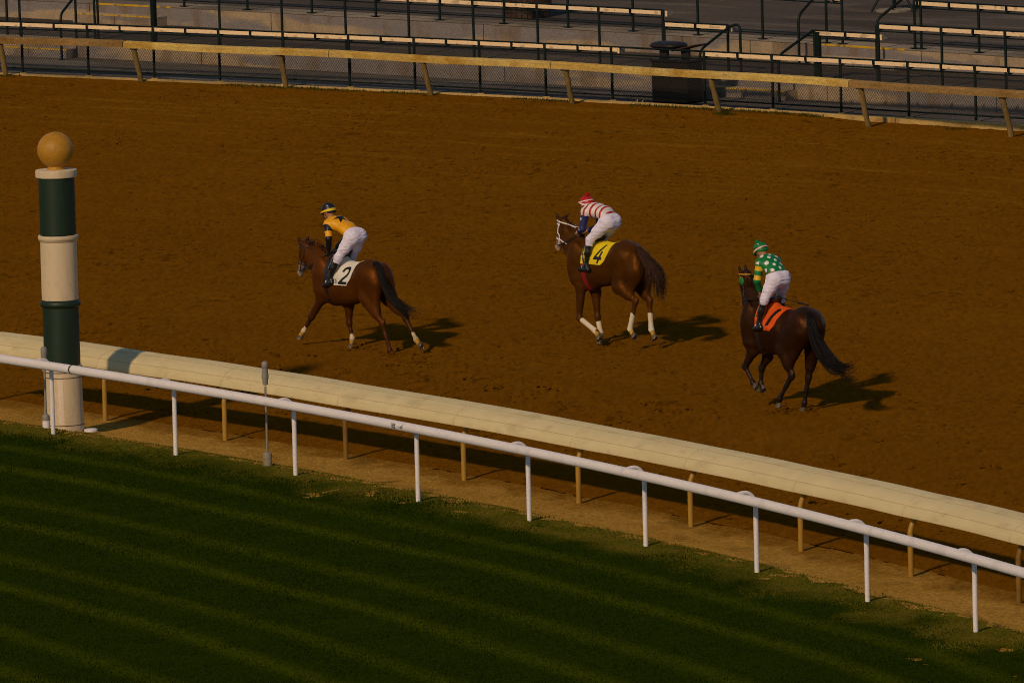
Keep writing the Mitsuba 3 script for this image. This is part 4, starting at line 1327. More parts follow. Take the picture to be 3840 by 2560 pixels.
    cv = spline([V(W[0] + 0.08, 0, W[2] - 0.0), L(W + V(0.08, 0, 0), cr, 0.5) + V(0, 0, 0.012), cr + V(0, 0, 0.004), L(cr, po, 0.6) + V(0, 0, 0.006), po + V(0.03, 0, 0.0)], 60)
    for i in range(260):
        t = r.random()
        b = cv[int(t * 59)] + V(r.normal(0, 0.012), r.normal(0, 0.008), -0.010)
        s = -1 if r.random() < 0.72 else 1
        ln_ = r.uniform(0.07, 0.15) * (1.0 if s < 0 else 0.6)
        if r.random() < 0.07:
            e = b + V(-r.uniform(0.05, 0.12), s * 0.03, r.uniform(0.02, 0.06))
            mid = L(b, e, 0.5) + V(0, 0, 0.015)
        else:
            e = b + V(-0.05 + r.normal(0, 0.02), s * (0.045 + ln_ * 0.25), -ln_ * 0.85)
            mid = L(b, e, 0.4) + V(0, s * 0.02, 0.012)
        paths.append(spline([b, mid, e], 6))
    strands('mane', key, fr, None, paths, 0.006, mane_col, 4)
    hair_f = []
    for i in range(26):
        b = po + V(0.03, r.normal(0, 0.02), -0.005)
        e = po + hd * ln * r.uniform(0.18, 0.30) - back * 0.02 + V(0, r.normal(0, 0.035), 0)
        hair_f.append(spline([b, L(b, e, 0.5) + V(0.03, 0, 0.01), e], 6))
    strands('forelock', key, fr, None, hair_f, 0.005, mane_col, 5)
    Tt_ = Soft(0.07)
    Tt_.parts = S.parts[:Tn] + [q for q in S.parts[Tn:] if q[0] == 'e' and q[2][0] > 0.15]
    return dict(key=key, S=S, T=Tt_, fr=fr, J=J, head=(c0, c1, c2, c3, hd, back, ln), W=W, C=C, mid=V(mx, 0, (C[2] + B[2]) / 2), E=E, po=po)


def bridle(H, strap, cheek, band, thin=1.0, nose=None, rein_to=None, rein_mat='leather'):
    S, fr = H['S'], H['fr']
    c0, c1, c2, c3, hd, back, ln = H['head']
    br = H['key'] + '__bridle'
    y = V(0, 1, 0)
    at_ = lambda f: H['po'] + hd * ln * f + back * 0.075
    r = 0.011 * thin
    obj('noseband', fr.mesh(tube(loop(S, at_(0.66), -back, y, 0.3, 0.005), r, 6)), nose or strap, br, smooth=True)
    obj('crown_strap', fr.mesh(tube(loop(S, at_(0.09) - back * 0.0, -back, y, 0.35, 0.006), r * 1.1, 6)), band, br, smooth=True)
    obj('browband', fr.mesh(tube(loop(S, at_(0.20), -back, y, 0.3, 0.006, 24, -1.6, 1.6), r, 6)), band, br, smooth=True)
    for s in (1, -1):
        pts = [hit(S, [at_(f)], [V(0, s, 0) * 0.96 + (-back if f < 0.5 else back) * 0.28], 0.3, 0.005)[0] for f in np.linspace(0.12, 0.84, 12)]
        obj('cheek_strap', fr.mesh(tube(pts, r, 6)), cheek, br, smooth=True)
        pts = [hit(S, [at_(f)], [V(0, s, 0) * 0.75 + back * 0.66], 0.3, 0.005)[0] for f in np.linspace(0.12, 0.48, 7)]
        obj('throat_strap', fr.mesh(tube(pts, r * 0.7, 6)), strap, br, smooth=True)
        b = at_(0.86) + V(0, s * 0.062, 0)
        a = np.linspace(0, 2 * np.pi, 16)
        obj('bit_ring', fr.mesh(tube(b + 0.030 * (np.cos(a)[:, None] * hd + np.sin(a)[:, None] * back), 0.006, 6, False)), 'steel', br, smooth=True)
        if rein_to is not None:
            e = V(*rein_to[0 if s > 0 else 1])
            mid = L(b, e, 0.55) + V(0, s * 0.08, -0.05)
            obj('rein', fr.mesh(tube(spline([b, mid, e], 14), 0.010, 6)), rein_mat, br, smooth=True)


def girth(H, x, m, w=0.05):
    S, fr = H['T'], H['fr']
    c = V(x, 0, H['mid'][2])
    ring = []
    for dx in (-w, 0, w):
        ring.append(loop(S, c + V(dx, 0, 0), V(0, 0, 1), V(0, 1, 0), 0.9, 0.008, 48))
    G = np.stack(ring)
    v, f = G.reshape(-1, 3), []
    n = G.shape[1]
    for i in range(2):
        for j in range(n - 1):
            f.append([i * n + j, i * n + j + 1, (i + 1) * n + j + 1, (i + 1) * n + j])
    obj('girth', fr.mesh((v, tri(np.array(f)))), m, H['key'], smooth=True)


def cloth(H, x0, x1, a_lo, a_hi, m, wav=0.0, back_cut=0.0, lift=0.016):
    """A saddle cloth lying over the back: returns the part's key and its surface function (u along the back, angle) -> point."""
    S, fr = H['T'], H['fr']
    zc = H['mid'][2]

    def pt(u, a, h):
        u, a = np.asarray(u, float), np.asarray(a, float)
        c = np.stack([u, u * 0, u * 0 + zc], -1).reshape(-1, 3)
        d = np.stack([a * 0, np.sin(a), np.cos(a)], -1).reshape(-1, 3)
        return hit(S, c, d, 0.9, h, 60).reshape(*u.shape, 3)

    nu, na = 22, 54
    U, A = np.meshgrid(np.linspace(x0, x1, nu), np.linspace(a_lo, a_hi, na), indexing='ij')
    U = U - back_cut * (np.abs(A) / max(abs(a_lo), abs(a_hi))) ** 2 * ((x0 - U) / (x0 - x1))
    rip = wav * np.sin(A * 9 + U * 12) * np.clip(np.abs(A) - 0.5, 0, 1)
    P = pt(U, A, lift)
    Q = pt(U, A, lift - 0.009)
    if wav:
        dirs = np.stack([A * 0, np.sin(A), np.cos(A)], -1)
        P, Q = P + dirs * rip[..., None], Q + dirs * rip[..., None]
    v = np.vstack([P.reshape(-1, 3), Q.reshape(-1, 3)])
    n = nu * na
    i, j = np.meshgrid(np.arange(nu - 1), np.arange(na - 1), indexing='ij')
    q = np.stack([i * na + j, (i + 1) * na + j, (i + 1) * na + j + 1, i * na + j + 1], -1).reshape(-1, 4)
    rim = [k * na for k in range(nu)] + [(nu - 1) * na + k for k in range(1, na)] + [k * na + na - 1 for k in range(nu - 2, -1, -1)] + [k for k in range(na - 2, 0, -1)]
    e = np.array([[rim[k], rim[(k + 1) % len(rim)], rim[(k + 1) % len(rim)] + n, rim[k] + n] for k in range(len(rim))])
    mm = trimesh.Trimesh(v, np.vstack([tri(q), tri(q)[:, ::-1] + n, tri(e)]), process=False)
    trimesh.repair.fix_normals(mm)
    k = obj('saddle_cloth', fr.mesh(mm), m, H['key'], smooth=35)
    return k, pt


def print_on(H, parent, pt, poly_mesh, u0, a0, du, da, m, name, label=None, shear=0.0):
    """Lettering laid on the cloth: mesh x runs along the back (towards the tail), mesh y up the flank."""
    me = trimesh.Trimesh(np.array(poly_mesh.vertices), np.array(poly_mesh.faces), process=True)
    top = me.vertices[:, 2].max()
    fcs = me.faces[(me.vertices[me.faces][:, :, 2] > top - 1e-6).all(1)]
    me = trimesh.Trimesh(me.vertices, fcs, process=True)
    me = me.subdivide_to_size(0.035, max_iter=8) if hasattr(me, 'subdivide_to_size') else me
    x, y = me.vertices[:, 0], me.vertices[:, 1]
    P = pt(u0 - x * du - shear * y, a0 - y * da, 0.0265)
    obj(name, H['fr'].mesh((P, np.array(me.faces))), m, parent, smooth=True, label=label)


def saddle(H):
    S, fr, W = H['S'], H['fr'], H['W']
    s = Soft(0.03)
    x = W[0] - 0.16
    z = hit(S, [V(x, 0, H['mid'][2])], [V(0, 0, 1)], 0.9)[0][2] + 0.02
    s.cone(V(x + 0.14, 0, z + 0.035), V(x - 0.10, 0, z + 0.005), 0.030, 0.045, 2.2)
    s.cone(V(x - 0.10, 0, z + 0.005), V(x - 0.19, 0, z + 0.035), 0.045, 0.030, 2.6)
    for t in (1, -1):
        s.cone(V(x + 0.06, t * 0.11, z - 0.02), V(x + 0.09, t * 0.235, z - 0.25), 0.028, 0.016, 1.0)
        s.cone(V(x - 0.04, t * 0.11, z - 0.02), V(x + 0.02, t * 0.24, z - 0.24), 0.028, 0.016, 1.0)
    v, f = s.mesh(0.012)
    obj('saddle', fr.mesh((v, f)), 'leather', H['key'], smooth=True)
    return x, z


def bandage(H, n, a, b, m='bandage'):
    J = H['J']
    ft = V(*J[n + 'fet'])
    top = V(*J[n + ('knee' if n[1] == 'F' else 'hock')])
    pts = [L(top, ft, t) for t in np.linspace(a, b, 9)] + [L(ft, V(*J[n + 'hoof']), 0.18)]
    rad = [0.041, 0.043, 0.043, 0.0425, 0.042, 0.042, 0.043, 0.046, 0.052, 0.046]
    obj('leg_wrap', H['fr'].mesh(tube(pts, np.array(rad), 14)), m, H['key'], smooth=50, label='white leg wrap')


# ------------------------------------------------------------------ riders
def rider(label, H, J, silks, breeches, helmet_m, band_m, hair, pompom=None, collar=None, sleeve=None):
    fr = H['fr']
    key = thing('person', label, 'person')
    g = lambda k: V(*J[k])
    hip, wa, sh, nk, hd = g('r_hip'), g('r_waist'), g('r_sh'), g('r_neck'), g('r_head')
    legs = []
    for s in (1, -1):
        lh = V(hip[0] - 0.03, s * 0.085, hip[2] - 0.01)
        kn = g('r_Lknee') * V(1, s, 1) if s > 0 or 'r_Rknee' not in J else g('r_Rknee')
        an, to = (g(k) * V(1, s, 1) for k in ('r_Lank', 'r_Ltoe'))
        if s < 0 and 'r_Rknee' in J:
            an, to = an + (kn - g('r_Lknee') * V(1, -1, 1)) * V(0.6, 0, 0.4), to + (kn - g('r_Lknee') * V(1, -1, 1)) * V(0.6, 0, 0.4)
        legs.append((lh, kn, an, to, s))
    arms = []
    for s in (1, -1):
        a = V(sh[0] - 0.035, s * 0.165, sh[2] - 0.045)
        e = g('r_Lelb') * V(1, s * 0.95, 1)
        h = g('r_Lhand') * V(1, s * 0.85, 1)
        if s < 0 and 'r_Rhand' in J:
            h = g('r_Rhand')
        arms.append((a, e, h, s))

    face = hd - nk
    up = face / np.linalg.norm(face)
    fwd = V(1, 0, 0) - up * up[0]
    fwd /= np.linalg.norm(fwd)
    fwd = fwd * 0.92 - up * 0.38                 # chin lowered, looking ahead between the ears
    fwd /= np.linalg.norm(fwd)
    up = up - fwd * (up @ fwd)
    up /= np.linalg.norm(up)
    R = np.stack([fwd, V(0, 1, 0), up])          # rows: head axes
    skin = (0.36, 0.17, 0.085)

    def figure(o, torso=True, arm=True, leg=True, boot=True, head=True):
        B = Soft(0.04)
        if torso:
            B.cone(hip - V(0.0, 0, 0.02), wa, 0.098 + o, 0.092 + o, 1.38, None, 0.06)
            B.cone(wa, L(wa, sh, 0.7), 0.094 + o, 0.105 + o, 1.45, None, 0.06)
            B.cone(L(wa, sh, 0.6), sh - V(0.01, 0, 0.015), 0.103 + o, 0.078 + o, 1.55, None, 0.06)
        if torso or leg:
            for s in (1, -1):
                B.ell(V(hip[0] - 0.052, s * 0.066, hip[2] - 0.012), V(0.100, 0.088, 0.108) + o, None, 0.09)
        if head:
            B.cone(sh + V(0, 0, 0.0), L(nk, hd, 0.5), 0.060 + o, 0.052 + o, 1.0, skin, 0.04)
            B.ell(hd, V(0.098, 0.076, 0.112) + o, skin, 0.02, R)
            B.ell(hd + fwd * 0.045 - up * 0.065, V(0.055, 0.054, 0.055) + o, skin, 0.03, R)
            B.cone(hd + fwd * 0.095 + up * 0.0, hd + fwd * 0.118 - up * 0.032, 0.010, 0.015, 1.0, skin, 0.012)   # nose
            B.cone(hd + fwd * 0.096 - up * 0.062 + V(0, 0.020, 0), hd + fwd * 0.096 - up * 0.062 - V(0, 0.020, 0), 0.008, 0.008, 1.0, (0.30, 0.10, 0.06), 0.010)  # mouth
            for s in (1, -1):
                B.ell(hd + V(0, s * 0.078, 0) - up * 0.018 - fwd * 0.012, V(0.022, 0.010, 0.032), skin, 0.010, R)   # ear
        if arm:
            for a, e, h, s in arms:
                B.cone(V(sh[0] - 0.03, s * 0.09, sh[2] - 0.03), a, 0.075 + o, 0.062 + o, 1.0, None, 0.05)
                B.cone(a, e, 0.058 + o, 0.043 + o, 1.0, None, 0.03)
                B.cone(e, L(e, h, 0.9), 0.043 + o, 0.029 + o * 0.8, 1.0, None, 0.03)
        if leg:
            for lh, kn, an, to, s in legs:
                B.cone(lh, L(lh, kn, 0.55), 0.104 + o, 0.084 + o, 1.0, None, 0.08)
                B.cone(L(lh, kn, 0.45), kn, 0.084 + o, 0.056 + o, 1.0, None, 0.04)
                B.cone(kn, L(kn, an, 0.42), 0.056 + o, 0.052 + o, 1.0, None, 0.04)
        if boot:
            for lh, kn, an, to, s in legs:
                B.cone(L(kn, an, 0.25), L(kn, an, 0.55), 0.052 + o, 0.052 + o, 1.0, None, 0.03)
                B.cone(L(kn, an, 0.5), an, 0.052 + o, 0.035 + o, 1.0, None, 0.03)
                heel = an + V(-0.045, 0, -0.075)
                B.cone(an, heel, 0.036 + o, 0.033 + o, 1.0, None, 0.03)
                B.cone(heel, to + V(0.0, 0, -0.02), 0.033 + o, 0.030 + o, 1.2, None, 0.03)
                B.cone(L(heel, to, 0.6), to + V(0.02, 0, -0.02), 0.034 + o, 0.024 + o, 1.35, None, 0.03)
        return B

    body = figure(0.0)
    for q in range(len(body.parts)):
        if body.parts[q][6] is None:
            body.parts[q] = body.parts[q][:6] + (skin,) + body.parts[q][7:]
    v, f = body.mesh(0.0135)
    parts = [m3d.Manifold(m3d.Mesh(np.asarray(v, np.float32), np.asarray(f, np.uint32)))]
    hand_cols = []
    for a, e, h, s in arms:                      # hands closed round the reins: palm, four fingers, thumb
        d = (h - e) / np.linalg.norm(h - e)
        grip = V(0.25, -s * 0.05, -0.97)
        grip = grip - d * (grip @ d)
        grip = grip / np.linalg.norm(grip) if np.linalg.norm(grip) > 0.1 else V(0, 0, -1)
        sd = np.cross(d, grip)
        hs = Soft(0.010)
        w0 = L(e, h, 0.86)
        hs.cone(w0, h - d * 0.01, 0.027, 0.030, 1.0)
        hs.ell(h + d * 0.018, V(0.040, 0.024, 0.038), None, 0.012)
        for k, (off, l_) in enumerate(((-0.030, 0.031), (-0.011, 0.036), (0.009, 0.034), (0.028, 0.027))):
            k0 = h + d * 0.045 + sd * off
            k1 = k0 + d * l_ * 0.55 + grip * l_ * 0.55
            k2 = k1 - d * l_ * 0.45 + grip * l_ * 0.65
            k3 = k2 - d * l_ * 0.65 + grip * l_ * 0.05
            hs.cone(k0, k1, 0.0092, 0.0086, 1.0, None, 0.006)
            hs.cone(k1, k2, 0.0086, 0.0080, 1.0, None, 0.004)
            hs.cone(k2, k3, 0.0080, 0.0070, 1.0, None, 0.004)
        t0 = h - d * 0.005 - sd * 0.032
        t1 = t0 + d * 0.030 - sd * 0.012 + grip * 0.018
        hs.cone(t0, t1, 0.0115, 0.0095, 1.0, None, 0.006)
        hs.cone(t1, t1 + d * 0.020 + sd * 0.012 + grip * 0.022, 0.0095, 0.0075, 1.0, None, 0.004)
        hv_, hf_ = hs.mesh(0.0042)
        parts.append(m3d.Manifold(m3d.Mesh(np.asarray(hv_, np.float32), np.asarray(hf_, np.uint32))))
    try:
        u = parts[0]
        for q in parts[1:]:
            u = u + q
        mm = u.to_mesh()
        bv, bf = np.array(mm.vert_properties[:, :3], float), np.array(mm.tri_verts)
        if len(bv) < 1000:
            raise ValueError
    except Exception:
        bv, bf = v, f
    bc = np.repeat([skin], len(bv), 0)
    mouth = np.linalg.norm((bv - (hd + fwd * 0.10 - up * 0.062)) * [1, 0.5, 1.4], axis=1) < 0.014
    bc[mouth] = (0.24, 0.07, 0.05)
    if J.get('gloves'):
        for a, e, h, s in arms:
            bc[np.linalg.norm(bv - h, axis=1) < 0.095] = (0.012, 0.012, 0.014)
    obj('body', fr.mesh((bv, bf)), 'skin', key, smooth=True, color=bc)
    for s in (1, -1):
        e = trimesh.creation.icosphere(subdivisions=1, radius=0.011)
        e.apply_translation(hd + fwd * 0.086 + V(0, s * 0.031, 0) + up * 0.005)
        obj('eye', fr.mesh(e), 'eye', key, smooth=True)
    # silks: torso and sleeves down to the wrist
    S1 = figure(0.013, True, True, False, False, False)

    def cut(p):
        d1 = -((p - (hip * 0.85 + wa * 0.15)) @ ((wa - hip) / np.linalg.norm(wa - hip)))      # above the waistband
        far = np.minimum.reduce([np.linalg.norm(p - L(e, h, 0.4), axis=-1) - 0.40 for a, e, h, s in arms])
        sleeve_near = np.minimum.reduce([np.linalg.norm(p - L(e, h, t), axis=-1) - 0.10 for a, e, h, s in arms for t in (0.0, 0.35, 0.7)])
        wrist = np.maximum.reduce([np.minimum((p - L(e, h, 0.80)) @ ((h - e) / np.linalg.norm(h - e)), 0.12 - np.linalg.norm(p - h, axis=-1)) for a, e, h, s in arms])
        neck = (p - L(sh, nk, 0.42)) @ ((nk - sh) / np.linalg.norm(nk - sh))
        neck = np.minimum(neck, 0.13 - np.linalg.norm(p - nk, axis=-1))
        return np.maximum.reduce([np.minimum(d1, sleeve_near), wrist, neck])

    v, f = S1.mesh(0.0125, cut)
    fold = 0.026 * (meshkit.fbm(v * [9, 9, 15], 2, 5) - 0.5)
    obj('silks', fr.mesh((v + fold[:, None] * V(0.5, 0.5, 0.7), f)), silks, key, smooth=True)
    # breeches
    S2 = figure(0.011, True, False, True, False, False)

    def cut2(p):
        top = (p - (hip * 0.50 + wa * 0.50)) @ ((wa - hip) / np.linalg.norm(wa - hip))
        low = np.maximum.reduce([np.minimum((p - L(kn, an, 0.24)) @ ((an - kn) / np.linalg.norm(an - kn)), 0.16 - np.linalg.norm(p - L(kn, an, 0.4), axis=-1)) for lh, kn, an, to, s in legs])
        return np.maximum(top, low)

    v, f = S2.mesh(0.0125, cut2)
    nb_ = 0.020 * (meshkit.fbm(v * [8, 8, 24], 3, 8) - 0.5)
    obj('breeches', fr.mesh((v + nb_[:, None] * V(0.8, 0.8, 0.3), f)), breeches, key, smooth=True)
    # boots, one mesh each
    S3 = figure(0.009, False, False, False, True, False)
    for s in (1, -1):
        v, f = S3.mesh(0.0125, lambda p: -s * p[..., 1])
        if len(v):
            obj('boot', fr.mesh((v, f)), 'boot', key, smooth=True)
    # stirrups hang from the saddle: iron and leather, parts of the horse's saddle
    for lh, kn, an, to, s in legs:
        c = L(an + V(-0.045, 0, -0.075), to, 0.62) + V(0, 0, -0.028)
        a = np.linspace(0, 2 * np.pi, 18)
        iron = c + np.stack([a * 0, 0.052 * np.sin(a), 0.058 * np.cos(a) + 0.040], -1) @ np.eye(3)
        si = obj('stirrup', fr.mesh(tube(iron, 0.0085, 6, False)), 'steel', H['key'], smooth=True)
        x0 = H['W'][0] - 0.10
        sx = hit(H['S'], [V(x0, 0, H['mid'][2])], [V(0, s * 0.8, 0.6)], 0.9, 0.02)[0]
        obj('stirrup_leather', fr.mesh(tube([sx, L(sx, iron[0], 0.5) + V(0, s * 0.02, 0), iron[0] + V(0, 0, 0.0)], 0.010, 6)), 'leather', si, smooth=True)
    # helmet: shell, peak, band, cap knob
    HS = Soft(0.02)
    top = hd + up * 0.030 - fwd * 0.006
    HS.ell(top, V(0.134, 0.114, 0.124), None, 0.02, R)
    HS.ell(hd - fwd * 0.035 - up * 0.015, V(0.092, 0.098, 0.075), None, 0.03, R)
    HS.ell(hd + fwd * 0.115 + up * 0.026, V(0.050, 0.080, 0.012), None, 0.02, R)

    def cut3(p):
        low = -((p - (hd - up * 0.002)) @ up) - 0.55 * ((p - hd) @ (-fwd)).clip(0, 1)
        return low

    v, f = HS.mesh(0.0105, cut3)
    hk = obj('helmet', fr.mesh((v, f)), helmet_m, key, smooth=True)
    if band_m:
        a = np.linspace(0, 2 * np.pi, 40)
        pts = top - up * 0.008 + 0.137 * np.cos(a)[:, None] * fwd + 0.117 * np.sin(a)[:, None] * V(0, 1, 0) + up * (0.010 * np.cos(a))[:, None]
        strip_ = []
        for dz in (-0.011, 0.011):
            strip_.append(pts + up * dz)
        vv = np.vstack(strip_)
        n = len(a)
        ff = [[i, i + 1, n + i + 1, n + i] for i in range(n - 1)]
        obj('goggle_strap', fr.mesh((vv, tri(np.array(ff)))), band_m, hk, smooth=True)
        gg = Soft(0.01)
        for s in (1, -1):
            gg.ell(hd + fwd * 0.104 + V(0, s * 0.034, 0) + up * 0.004, V(0.014, 0.034, 0.026), None, 0.012, R)
        v, f = gg.mesh(0.008)
        obj('goggles', fr.mesh((v, f)), 'eye', key, smooth=True)
    if pompom:
        ps = trimesh.creation.icosphere(subdivisions=3, radius=0.038)
        pv = np.array(ps.vertices)
        pv *= (1 + 0.16 * (meshkit.noise(pv * 130, 3) - 0.5))[:, None]
        obj('pompom', fr.mesh((pv + top + up * 0.140 - fwd * 0.005, np.array(ps.faces))), pompom, hk, smooth=True)
    a = np.linspace(-0.6, 2.6, 10)
    em = top + V(0, 0.100, 0) * 0.78 - fwd * 0.072 + up * 0.045
    nrm_ = (em - top) / np.linalg.norm(em - top)
    e1 = np.cross(V(0, 0, 1), nrm_)
    e1 /= np.linalg.norm(e1)
    e2 = np.cross(nrm_, e1)
    ec = hit(HS, [top], [nrm_], 0.3, 0.003)[0]
    obj('emblem', fr.mesh(tube(ec + 0.018 * np.cos(a)[:, None] * e1 + 0.014 * np.sin(a)[:, None] * e2, 0.0055, 5)), 'white_print', hk, smooth=True)
    # chin strap
    a = np.linspace(-1, 1, 13)
    cs = hd - up * 0.02 + V(0, 1, 0) * 0.082 * np.sin(a * 1.5)[:, None] - up * (0.105 * np.cos(a * 1.5))[:, None] + fwd * 0.02
    obj('chin_strap', fr.mesh(tube(cs, 0.006, 5)), 'leather', hk, smooth=True)
    return dict(key=key, arms=arms, legs=legs, hip=hip, wa=wa, sh=sh, nk=nk, hd=hd)


mat('skin', {'type': 'mesh_attribute', 'name': 'vertex_color'}, 0.55, 0.35)
mat('eye', (0.008, 0.006, 0.005), 0.12, 0.6)
mat('hoof', (0.10, 0.065, 0.03), 0.55, 0.4)
mat('steel', (0.45, 0.43, 0.40), 0.28, 0.5, metallic=0.9)
mat('leather', (0.014, 0.010, 0.009), 0.42, 0.5)
mat('boot', proc(lambda p, n, uv: mix((0.008, 0.008, 0.010), (0.016, 0.015, 0.017), noise(p.x * 14, p.y * 14, p.z * 14))), 0.16, 0.65)
mat('bandage', proc(lambda p, n, uv: mix((0.70, 0.61, 0.49), (0.60, 0.48, 0.31), fbm(p.x * 12, p.y * 12, p.z * 8))), 0.8, 0.2)
mat('white_strap', (0.72, 0.68, 0.68), 0.5, 0.3)
mat('yellow_strap', (0.62, 0.33, 0.02), 0.5, 0.3)
mat('green_cloth', (0.010, 0.16, 0.035), 0.6, 0.3)
mat('red_girth', (0.22, 0.010, 0.012), 0.6, 0.3)
mat('black_print', (0.010, 0.010, 0.014), 0.6, 0.3)
mat('white_print', (0.62, 0.60, 0.60), 0.5, 0.3)
mat('cloth_white', proc(lambda p, n, uv: mix((0.72, 0.66, 0.58), (0.62, 0.55, 0.46), fbm(p.x * 6, p.y * 6, p.z * 6))), 0.85, 0.15)
mat('cloth_yellow', proc(lambda p, n, uv: mix((0.74, 0.56, 0.012), (0.64, 0.46, 0.010), fbm(p.x * 6, p.y * 6, p.z * 6))), 0.8, 0.15)
mat('cloth_orange', proc(lambda p, n, uv: mix((0.70, 0.095, 0.006), (0.58, 0.065, 0.006), fbm(p.x * 6, p.y * 6, p.z * 6))), 0.7, 0.2)
mat('yellow_band', (0.72, 0.50, 0.015), 0.5, 0.3)
mat('pink_band', (0.72, 0.42, 0.33), 0.5, 0.3)
mat('red_wool', (0.36, 0.008, 0.010), 0.9, 0.1)
mat('green_wool', (0.008, 0.15, 0.03), 0.9, 0.1)
mat('cap_black', (0.012, 0.011, 0.016), 0.4, 0.4)
mat('breeches', proc(lambda p, n, uv: mix((0.70, 0.635, 0.80), (0.78, 0.71, 0.87), fbm(p.x * 9, p.y * 9, p.z * 14))), 0.75, 0.2,
    proc(lambda p, n, uv: 0.022 * fbm(p.x * 13, p.y * 13, p.z * 34), 0.006))

FH = {i: Frame(o, d) for i, (o, d) in enumerate((((-2.450, 160.61, 0.10), 45), ((1.720, 160.04, 0.10), 45), ((4.090, 151.35, 0.10), 53)))}


def cap_fn(fr, hd, tone, ring_, stripes):
    def fn(p, n, uv):
        x, y, z = fr.local(p)
        h = z - float(hd[2]) + 0.25 * (x - float(hd[0]))
        c = mi.Color3f(tone)
        for h0, w in stripes:
            c = dr.select(dr.abs(h - h0) < w, mi.Color3f(ring_), c)
        return c
    return fn


def arm_masks(fr, R_, x, y, z):
    """(in the upper arm, how far along it, in the forearm, how far along), for the nearer arm."""
    out = []
    for i0, i1 in ((0, 1), (1, 2)):
        best, bt = mi.Float(9), mi.Float(0)
        for arm in R_:
            a, b = arm[i0], arm[i1]
            d = b - a
            t = dr.clip(((x - float(a[0])) * float(d[0]) + (y - float(a[1])) * float(d[1]) + (z - float(a[2])) * float(d[2])) / float(d @ d), 0, 1)
            r = dr.sqrt(dr.square(x - float(a[0]) - t * float(d[0])) + dr.square(y - float(a[1]) - t * float(d[1])) + dr.square(z - float(a[2]) - t * float(d[2])))
            bt = dr.select(r < best, t, bt)
            best = dr.minimum(best, r)
        out += [best, bt]
    return out


def arm_points(J):
    sh = V(*J['r_sh'])
    pts = []
    for s in (1, -1):
        h = V(*J['r_Rhand']) if s < 0 and 'r_Rhand' in J else V(*J['r_Lhand']) * V(1, s * 0.85, 1)
        pts.append((V(sh[0] - 0.035, s * 0.165, sh[2] - 0.045), V(*J['r_Lelb']) * V(1, s * 0.95, 1), h))
    return pts


# ---- the three pairs
JA = {'poll': (1.47, 0.0, 1.774), 'earL': (1.53, 0.06, 1.837), 'earR': (1.389, -0.06, 1.858), 'forehead': (1.621, 0.0, 1.644), 'muzzle': (1.619, 0.0, 1.207), 'chin': (1.466, 0.0, 1.186), 'jaw': (1.396, 0.0, 1.464), 'crest': (1.137, 0.0, 1.753), 'wither': (0.71, 0.0, 1.595), 'throat': (1.298, 0.0, 1.378), 'chest': (1.149, 0.0, 1.124), 'breast': (1.111, 0.0, 0.984), 'elbowline': (0.774, 0.0, 0.741), 'belly': (0.486, 0.0, 0.729), 'flank': (0.061, 0.1, 0.877), 'croup': (-0.121, 0.0, 1.523), 'tailhead': (-0.304, 0.0, 1.443), 'buttL': (-0.526, 0.13, 1.178), 'buttR': (-0.573, -0.16, 1.172), 'LFelbow': (0.914, 0.14, 0.848), 'LFknee': (1.185, 0.13, 0.506), 'LFfet': (1.395, 0.12, 0.258), 'LFhoof': (1.523, 0.12, 0.118), 'RFelbow': (0.543, -0.14, 0.742), 'RFknee': (0.54, -0.13, 0.419), 'RFfet': (0.476, -0.13, 0.16), 'RFhoof': (0.499, -0.13, 0.016), 'LHstifle': (-0.098, 0.17, 0.904), 'LHhock': (-0.537, 0.14, 0.495), 'LHfet': (-0.695, 0.13, 0.061), 'LHhoof': (-0.671, 0.13, -0.037), 'RHstifle': (-0.28, -0.17, 0.881), 'RHhock': (-0.802, -0.15, 0.583), 'RHfet': (-1.055, -0.14, 0.238), 'RHhoof': (-1.178, -0.14, 0.115), 't1': (-0.465, 0.0, 1.181), 't2': (-0.641, 0.0, 0.93), 't3': (-0.92, 0.0, 0.787), 't4': (-1.102, 0.0, 0.697), 'r_head': (0.825, 0.0, 2.305), 'r_helmtop': (0.819, 0.0, 2.444), 'r_neck': (0.824, 0.0, 2.191), 'r_sh': (0.715, 0.0, 2.161), 'r_waist': (0.374, 0.0, 2.039), 'r_hip': (0.22, 0.0, 1.937), 'r_Lsh': (0.665, 0.19, 2.111), 'r_Lelb': (0.609, 0.24, 1.887), 'r_Lhand': (0.764, 0.1, 1.622), 'r_Rhand': (0.82, -0.08, 1.622), 'r_Lhip': (0.175, 0.1, 1.939), 'r_Lknee': (0.377, 0.24, 1.578), 'r_Lank': (0.548, 0.27, 1.227), 'r_Ltoe': (0.683, 0.27, 1.108), 'r_butt': (0.035, 0.0, 1.897), 'r_Rknee': (0.542, -0.24, 1.521), 'gloves': 1}
